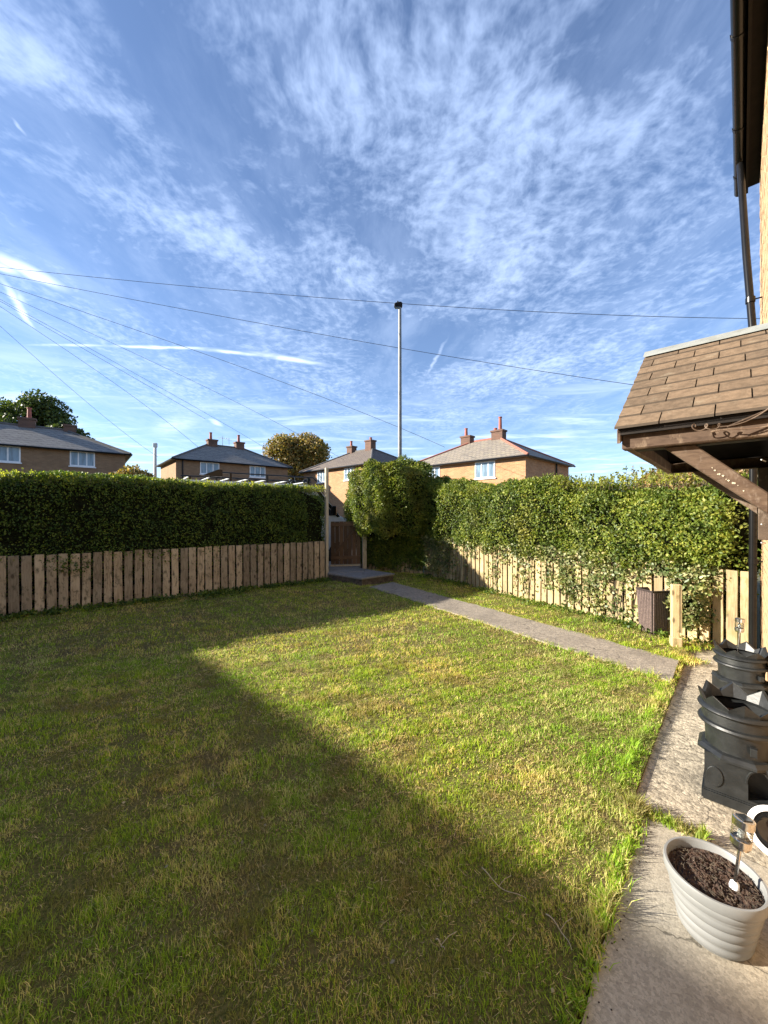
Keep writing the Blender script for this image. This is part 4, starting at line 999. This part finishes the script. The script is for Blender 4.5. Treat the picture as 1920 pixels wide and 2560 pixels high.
# ------------------------------------------------------------------ black chimney pots
def chimney_planter(q, s, label, rz=0, z0=-.021):
    root = empty('chimney_pot_planter', tuple(W(q, s, z0)), -A+rz, label, 'planter', 'black crown topped chimney pots along the wall')
    pl_ = MB().box(-.15, .15, -.15, .15, 0, .07); pl_.build('plinth', M['pot'], root, bevel=.008, seg=2)
    # square body, arched opening towards the viewer side
    a = .138; zb, zt = .071, .30; b = MB()
    outer = [Vector((-a, zb, 0)), Vector((a, zb, 0)), Vector((a, zt, 0)), Vector((-a, zt, 0))]
    hole = [Vector((.082+.044*math.cos(t_), .185+.085*math.sin(t_), 0)) for t_ in np.linspace(0, PI, 13)] + [Vector((.038, .085, 0)), Vector((.126, .085, 0))]
    flat = outer+hole; tr_ = tessellate_polygon([outer, hole])
    i = len(b.v); b.v += [(p.x, -a, p.y) for p in flat]; b.f += [tuple(i+k for k in t_) for t_ in tr_]
    i = len(b.v); m = len(hole); b.v += [(p.x, -a, p.y) for p in hole] + [(p.x, -a+.09, p.y) for p in hole]
    b.f += [(i+k, i+(k+1) % m, i+m+(k+1) % m, i+m+k) for k in range(m)] + [tuple(i+m+k for k in range(m))]
    for pts_ in ([(a, -a), (a, a)], [(a, a), (-a, a)], [(-a, a), (-a, -a)]):
        (x0, y0), (x1, y1) = pts_; b.poly([(x0, y0, zb), (x1, y1, zb), (x1, y1, zt), (x0, y0, zt)])
    b.poly([(-a, -a, zt), (a, -a, zt), (a, a, zt), (-a, a, zt)]); body = b.build('body', M['pot'], root)
    MB().tube([(.082+.05*math.cos(t_), -a-.002, .185+.093*math.sin(t_)) for t_ in np.linspace(0, PI, 14)], .006, 6).build('arch_trim', M['pot'], root, smooth=True)
    rd = MB(); n = 20; rd.prism([(-.095+.036*math.cos(2*PI*k/n), .16+.062*math.sin(2*PI*k/n)) for k in range(n)], 'y', -a-.007, -a+.003); rd.build('boss', M['pot'], root, bevel=.002)
    # ledge (octagonal) and neck
    MB().lathe([(.10, .285), (.186, .286), (.186, .300), (.168, .318), (.150, .325), (.10, .326)], 8).build('ledge', M['pot'], root, rot=(0, 0, PI/8))
    MB().lathe([(.10, .324), (.142, .325), (.143, .40), (.150, .455), (.172, .462), (.177, .472), (.172, .484), (.158, .490), (.155, .545), (.172, .552), (.178, .563), (.172, .575), (.156, .582), (.150, .584)], 40).build('neck', M['pot'], root, smooth=True)
    MB().box(.045, .075, -.160, -.13, .36, .41).build('lug', M['pot'], root, bevel=.003)
    c_ = MB(); N8 = 8; n = N8*2
    V = []
    for k in range(n):
        t_ = 2*PI*k/n+.15; up = (k % 2 == 0)
        for (r1, z) in ((.158, .578), (.178 if up else .165, .662 if up else .603), (.164 if up else .148, .656 if up else .598), (.140, .570)):
            c_.v.append((r1*math.cos(t_), r1*math.sin(t_), z))
    for k in range(n):
        i = 4*k; j = 4*((k+1) % n)
        c_.f += [(i, j, j+1, i+1), (i+1, j+1, j+2, i+2), (i+2, j+2, j+3, i+3), (i+3, j+3, j, i)]
    c_.build('crown', M['pot'], root)
    MB().lathe([(.0, .50), (.13, .497), (.139, .495)], 24).build('soil', M['soil'], root)
    return root
chimney_planter(-.01, 2.90, 'larger nearer black chimney pot with crown rim and arched opening').scale = (1, 1, .87)
cp2 = chimney_planter(-.0, 4.30, 'farther black chimney pot holding a steel solar light', rz=R(25), z0=-.029); cp2.scale = (1, 1, .75)
def solar(loc, hgt, lean, label, head=.1):
    root = empty('solar_light', loc, 0, label, 'garden light', 'steel and glass solar stake lights')
    root.rotation_euler = (lean[1], lean[0], 0)
    MB().lathe([(.003, -.03), (.0055, .0), (.0055, hgt-head-.012), (.026, hgt-head-.010), (.028, hgt-head)], 14).build('stake', M['steel'], root, smooth=True)
    MB().lathe([(.016, .0), (.013, .018), (.006, .024)], 12).build('foot', M['white_paint'], root, smooth=True)
    z = hgt-head
    MB().lathe([(.028, z), (.0305, z+.002), (.0305, z+.022), (.028, z+.024)], 24).build('collar', M['steel'], root, smooth=True)
    g = [(.027, z+.024)]
    for k in range(9): g.append((.029 + (.0016 if k % 2 else -.0006), z+.027+k*.0045))
    g += [(.028, z+head-.03)]
    g2 = [(r_-.0022, zz_) for r_, zz_ in reversed(g)]
    MB().lathe(g+g2, 24).build('glass_tube', M['clear'], root, smooth=True)
    MB().lathe([(.008, z+.024), (.012, z+.03), (.012, z+.05), (.004, z+.055)], 10).build('bulb_holder', M['grey_metal'], root, smooth=True)
    MB().lathe([(.029, z+head-.030), (.032, z+head-.028), (.032, z+head-.002), (.030, z+head), (.0, z+head)], 24).build('cap', M['steel'], root, smooth=True)
    MB().box(-.017, .017, -.017, .017, z+head+.0005, z+head+.003).build('solar_cell', M['dark_glass'], root)
solar(tuple(W(-.02, 4.27, .392)), .30, (R(4), 0), 'solar stake light standing in the farther black chimney pot')

# ------------------------------------------------------------------ pale ribbed planter with soil
PCc = Vector((1.232, 1.435, -.009))
pr_ = empty('ribbed_planter', tuple(PCc), R(20), 'pale grey round ribbed plastic planter full of dark soil near the camera', 'planter')
prof = [(.0, .0), (.098, .0), (.102, .004)]
zs = np.linspace(.006, .185, 34)
for z in zs:
    f = (z-.006)/.179; r0 = .102 + .036*f; k = (f*5.0) % 1.0
    prof.append((r0 + .0065*math.sin(k*PI)**.5, z))
prof += [(.139, .188), (.150, .190), (.1525, .196), (.1525, .222), (.150, .227), (.143, .227), (.139, .222), (.137, .150), (.0, .150)]
MB().lathe(prof, 72).build('pot', M['planter'], pr_, smooth=True)
def soil_top(r0, z0, seed, amp=.007):
    n = 60; m = 22; rr_ = np.random.default_rng(seed); v = [(0, 0, z0+.006)]; f = []
    for i in range(1, m+1):
        for j in range(n):
            r_ = r0*i/m; a_ = 2*PI*j/n; v.append((r_*math.cos(a_), r_*math.sin(a_), z0 + rr_.uniform(-amp, amp)*(1 if i < m else .2) + .004*math.sin(r_*50+a_*3)))
    for j in range(n): f.append((0, 1+j, 1+(j+1) % n))
    for i in range(m-1):
        for j in range(n): f.append((1+i*n+j, 1+(i+1)*n+j, 1+(i+1)*n+(j+1) % n, 1+i*n+(j+1) % n))
    b_ = MB(); b_.v = v; b_.f = f; return b_
so = soil_top(.1375, .196, 3).build('soil', M['soil'], pr_)
fib = MB(); r7 = random.Random(4)
for k in range(260):
    a_ = r7.uniform(0, 2*PI); r_ = .128*r7.random()**.5; x, y = r_*math.cos(a_), r_*math.sin(a_); L_ = r7.uniform(.004, .016); t_ = r7.uniform(0, PI); c_ = r7.uniform(.0006, .0016)
    z = .202+r7.uniform(-.001, .0045); dx, dy = math.cos(t_)*L_, math.sin(t_)*L_
    fib.tube([(x-dx/2, y-dy/2, z), (x+dx/2, y+dy/2, z+r7.uniform(-.003, .005))], c_, 4)
o = fib.build('bark_bits', M['branch'], pr_); o['kind'] = 'stuff'
sl = Vector((1.277, 1.400, -.009+.196))
solar(tuple(sl), .262, (R(6), R(2)), 'solar stake light stuck in the soil of the pale ribbed planter', .098)
# white bowl leaning at the wall behind it
bw = empty('white_bowl', (1.735, 1.70, .135), 0, 'white plastic bowl with dark inside leaning by the near black pot at the right edge', 'bowl')
bw.rotation_euler = (R(50), R(-38), 0); bw.scale = (.85, .85, .85)
MB().lathe([(.0, -.062), (.055, -.060), (.085, -.03), (.100, .0), (.116, .002), (.118, .006), (.112, .009), (.092, .008)], 48).build('shell', M['white_paint'], bw, smooth=True)
MB().lathe([(.092, .0075), (.088, -.005), (.07, -.035), (.04, -.05), (.0, -.052)], 48).build('lining', M['dark_glass'], bw, smooth=True)

# ------------------------------------------------------------------ grass
def in_poly(x, y, poly):
    ins = np.zeros(len(x), bool); n = len(poly)
    for i in range(n):
        x0, y0 = poly[i][0], poly[i][1]; x1, y1 = poly[(i+1) % n][0], poly[(i+1) % n][1]
        c_ = ((y0 > y) != (y1 > y)) & (x < (x1-x0)*(y-y0)/((y1-y0) if y1 != y0 else 1e-9)+x0); ins ^= c_
    return ins
lawn_poly = [(p.x, p.y) for p in lp]
pdv = (PB-PA).normalized(); pnv = Vector((pdv.y, -pdv.x, 0))
path_in = [tuple((PA+(PD-PA)*.05)[:2]), tuple((PB+(PC_-PB)*.05)[:2]), tuple((PC_-(PC_-PB)*.05)[:2]), tuple((PD-(PD-PA)*.05)[:2])]
step_poly = [(-1.32, 8.9), (-.47, 8.16), (.27, 8.83), (-.6, 9.7), (-.6, 10.3), (-1.45, 10.2)]
def grass_pts(n, x0, x1, y0, y1, seed):
    r_ = np.random.default_rng(seed); x = r_.uniform(x0, x1, n); y = r_.uniform(y0, y1, n)
    thin = wob(np.stack([x, y, x*0], 1), 4.5, 31)*.6 + wob(np.stack([x, y, x*0], 1), 15, 32)*.9
    k = in_poly(x, y, lawn_poly) & ~in_poly(x, y, path_in) & ~in_poly(x, y, step_poly) & (r_.random(n) < np.clip(.97-.95*np.clip(thin-.1, 0, 1), .14, 1))
    return x[k], y[k]
def blades(name, x, y, hh, ww, seed, lean=.9, z=-.004):
    r_ = np.random.default_rng(seed); n = len(x)
    P = np.stack([x, y, np.full(n, z)], 1)
    flat_ = P*np.array([1, 1, 0]); clump = (.75+.5*(wob(flat_, 3.0, 9)*.5+.5))*np.clip(.95+.55*wob(flat_, 17, 19), .45, 1.7)
    h_ = hh*clump*(1+r_.uniform(-.45, .55, n)); w_ = ww*(1+r_.uniform(-.3, .4, n))
    a = r_.uniform(0, 2*PI, n) ; a = a + .8*wob(P, 1.1, 3)
    d = np.stack([np.cos(a), np.sin(a), np.zeros(n)], 1); ln = np.abs(r_.normal(size=n))*lean*.62+.12
    b_ = a+PI/2+r_.normal(size=n)*.5; sd = np.stack([np.cos(b_), np.sin(b_), np.zeros(n)], 1)*w_[:, None]/2
    ax1 = nrm(d*ln[:, None]*.6+np.array([0, 0, 1])); ax2 = nrm(d*ln[:, None]*1.9+np.array([0, 0, 1]))
    m = P + ax1*(h_*.5)[:, None]; tp = m + ax2*(h_*.5)[:, None]
    v = np.stack([P-sd, P+sd, m+sd*.75, m-sd*.75, tp], 1).reshape(-1, 3)
    i = (np.arange(n)*5)[:, None]
    t_ = np.concatenate([i+np.array([[0, 1, 2]]), i+np.array([[0, 2, 3]]), i+np.array([[3, 2, 4]])], 1).reshape(-1, 3)
    return fastmesh(name, v, t_, M['grass'])
def lay(name, n, x0, x1, y0, y1, hh, ww, seed, lean=.9, frust=True, label=None):
    x, y = grass_pts(int(n*(y1-y0+1.0)/(y1-y0)), x0, x1, y0-.5, y1+.5, seed); jy = y + np.clip(np.random.default_rng(seed+50).normal(size=len(y))*.22, -.5, .5); k = (jy > y0) & (jy < y1); x, y = x[k], y[k]
    if frust: k = (np.abs(x) < y*1.0+.7); x, y = x[k], y[k]
    o = link(name, blades(name, x, y, hh, ww, seed+1, lean)); o['kind'] = 'stuff'; o['label'] = label; o['category'] = 'grass'
lay('grass', 270000, -3.0, 2.4, .55, 2.2, .026, .0022, 1, 1.1, label='short patchy straw and green grass of the near lawn in shade')
lay('grass', 230000, -4.8, 3.6, 2.2, 4.2, .028, .0038, 2, 1.1, label='short yellow green grass in the sunlit middle of the lawn')
lay('grass', 260000, -7.2, 4.2, 4.2, 11.0, .032, .0060, 3, 1.0, label='grass of the far lawn along the fences and the path')
def thatch():
    r_ = np.random.default_rng(90); x, y = grass_pts(110000, -5.5, 3.9, .6, 8.5, 91); k = (np.abs(x) < y*1.0+.7) & (r_.random(len(x)) < np.clip(2.2/y, .25, 1)); x, y = x[k], y[k]; n = len(x)
    a = r_.uniform(0, 2*PI, n); L = r_.uniform(.015, .05, n)*np.clip(y/2.5, .8, 1.8); P = np.stack([x, y, r_.uniform(.008, .024, n)], 1)
    d = np.stack([np.cos(a), np.sin(a), r_.normal(size=n)*.22], 1)*L[:, None]; sd = np.stack([-np.sin(a), np.cos(a), np.zeros(n)], 1)*(.0011*np.clip(y/1.5, .8, 3))[:, None]
    v = np.stack([P-sd, P+sd, P+d], 1).reshape(-1, 3); t_ = np.arange(n*3).reshape(-1, 3)
    o = link('dead_grass', fastmesh('dead_grass', v, t_, M['straw'])); tag(o, 'dry straw coloured clippings lying in the lawn', 'dead grass', kind='stuff')
thatch()
# longer tufts: edges of the path, patio and fences
def edge_tufts():
    r_ = np.random.default_rng(55); X = []; Y = []
    def along(a, b_, n, wd, clump=0):
        t_ = r_.random(n)
        if clump: t_ = (np.round(t_*clump)+r_.normal(size=n)*.25)/clump; t_ = np.clip(t_, 0, 1)
        d = np.array([b_[0]-a[0], b_[1]-a[1]]); nn_ = np.array([-d[1], d[0]])/np.linalg.norm(d)
        o = r_.normal(size=n)*wd
        X.append(a[0]+d[0]*t_+nn_[0]*o); Y.append(a[1]+d[1]*t_+nn_[1]*o)
    e1 = W(-.385, 0.4); e2 = W(-.385, 2.36); e3 = W(-.51, 2.45); e4 = W(-.51, 4.3)
    along(e1, e2, 2600, .018, 26); along(e3, e4, 2200, .016, 20); along(W(-.45, 2.39), W(-.12, 2.395), 900, .02)
    along(PA, PB, 3000, .018, 40); along(PD, PC_, 4200, .03, 50)
    along(F0+FN*.12-FD*2, F1+FN*.10, 7000, .06, 60); along(K1-n2*.12, K2-n2*.12, 6500, .07, 50); along((K0.x, K0.y-.1), (K1.x, K1.y-.12), 1500, .05)
    along((-1.25, 8.85), (-.47, 8.12), 1200, .04); along((-.47, 8.12), (-.25, 8.2), 300, .04); along((3.3, 4.6), (3.62, 4.4), 500, .06); along(W(-.50, 5.05), W(-.35, 5.3), 700, .06)
    x = np.concatenate(X); y = np.concatenate(Y); n = len(x)
    k = ~in_poly(x, y, step_poly); x, y = x[k], y[k]
    o = link('edge_grass', blades('edge_grass', x, y, .052, .0045, 9, 1.3, -.012)); o['kind'] = 'stuff'; o['label'] = 'longer unmown grass tufts along fence feet and paving edges'; o['category'] = 'grass'
edge_tufts()
# low weeds at the foot of the fences and clover patches in the lawn
def weeds():
    r_ = np.random.default_rng(66); P = []
    for k in range(150):
        t_ = r_.uniform(-1.2, FL); c_ = F0+FD*t_+FN*abs(r_.normal()*.16+.14)
        m = r_.integers(14, 60); s_ = r_.uniform(.03, .10)
        q = r_.normal(size=(m, 3))*np.array([s_, s_, .02]); P.append(np.array([c_.x, c_.y, .045])+q)
    for k in range(80):
        t_ = r_.uniform(0, LR-.3); c_ = K1+d2*t_-n2*(abs(r_.normal())*.13+.12)
        m = r_.integers(8, 34); s_ = r_.uniform(.03, .08); q = r_.normal(size=(m, 3))*np.array([s_, s_, .02]); P.append(np.array([c_.x, c_.y, .045])+q)
    P = np.concatenate(P); P[:, 2] = np.abs(P[:, 2]-.03)+.025
    o = link('weeds', leaf_mesh('weeds', P, np.tile(np.array([[0, 0, 1.]]), (len(P), 1)), .038, M['leaf_dark'], spread=1.0, aspect=.8)); tag(o, 'dark green leafy weeds along the feet of both fences', 'weeds', kind='stuff')
    n = 900; x, y = grass_pts(2600, -5, 3.3, .8, 8.5, 70)
    dn = wob(np.stack([x, y, x*0], 1), .8, 2); k = (dn > -.1) & (r_.random(len(x)) < .45)
    P = np.stack([x[k], y[k], np.full(k.sum(), .028)], 1)
    o = link('leaf_litter', leaf_mesh('leaf_litter', P, np.tile(np.array([[0, 0, 1.]]), (len(P), 1)), .016, M['litter'], spread=1.0, aspect=.7)); tag(o, 'small dry fallen leaves scattered over the lawn', 'leaves', kind='stuff')
weeds()
def crumbs():
    r_ = random.Random(3); b_ = MB()
    for k in range(90):
        if k % 3: s = r_.uniform(.6, 2.37); q = -.36+abs(r_.gauss(0, .035))
        else: s = r_.uniform(2.45, 4.3); q = -.48+abs(r_.gauss(0, .05))
        p = Vector((q, s, -.0095 if s < 2.4 else -.0215)); a_ = r_.uniform(.001, .003)
        b_.box(-a_, a_, -a_*.7, a_*.7, 0, a_*.8, Matrix.Translation(p) @ Matrix.Rotation(r_.uniform(0, 3), 4, 'Z'))
    o = b_.build('crumbs', M['soil'], None, (0, 0, 0), (0, 0, -A)); tag(o, 'soil crumbs scattered on the paving edge', 'soil', kind='stuff')
crumbs()
def twig(px0, px1, bow, label, r_=.0022):
    a = G(*px0); b_ = G(*px1); m = (a+b_)/2; d = (b_-a); sd = Vector((-d.y, d.x, 0))*bow
    pts = []
    for t_ in np.linspace(0, 1, 14): pts.append(a.lerp(b_, t_) + sd*4*t_*(1-t_) + Vector((0, 0, .045+.006*math.sin(t_*9))) - a)
    mb = MB().tube(pts, [r_*(1-.5*k/13) for k in range(14)], 5)
    k = 6; mb.tube([pts[k], pts[k]+Vector((.03, .02, .01)), pts[k]+Vector((.06, .03, .015))], r_*.5, 4)
    o = mb.build('dry_twig', M['twig'], None, tuple(a)); tag(o, label, 'twig')
twig((1205, 2195), (1315, 2275), -.12, 'pale curved dry twig lying in the shaded grass, the longer one')
twig((1365, 2315), (1430, 2410), .1, 'short thin dry stalk on the grass near the patio edge')
twig((1090, 2380), (1112, 2410), .1, 'tiny dry stalk lying in the middle of the shaded lawn')
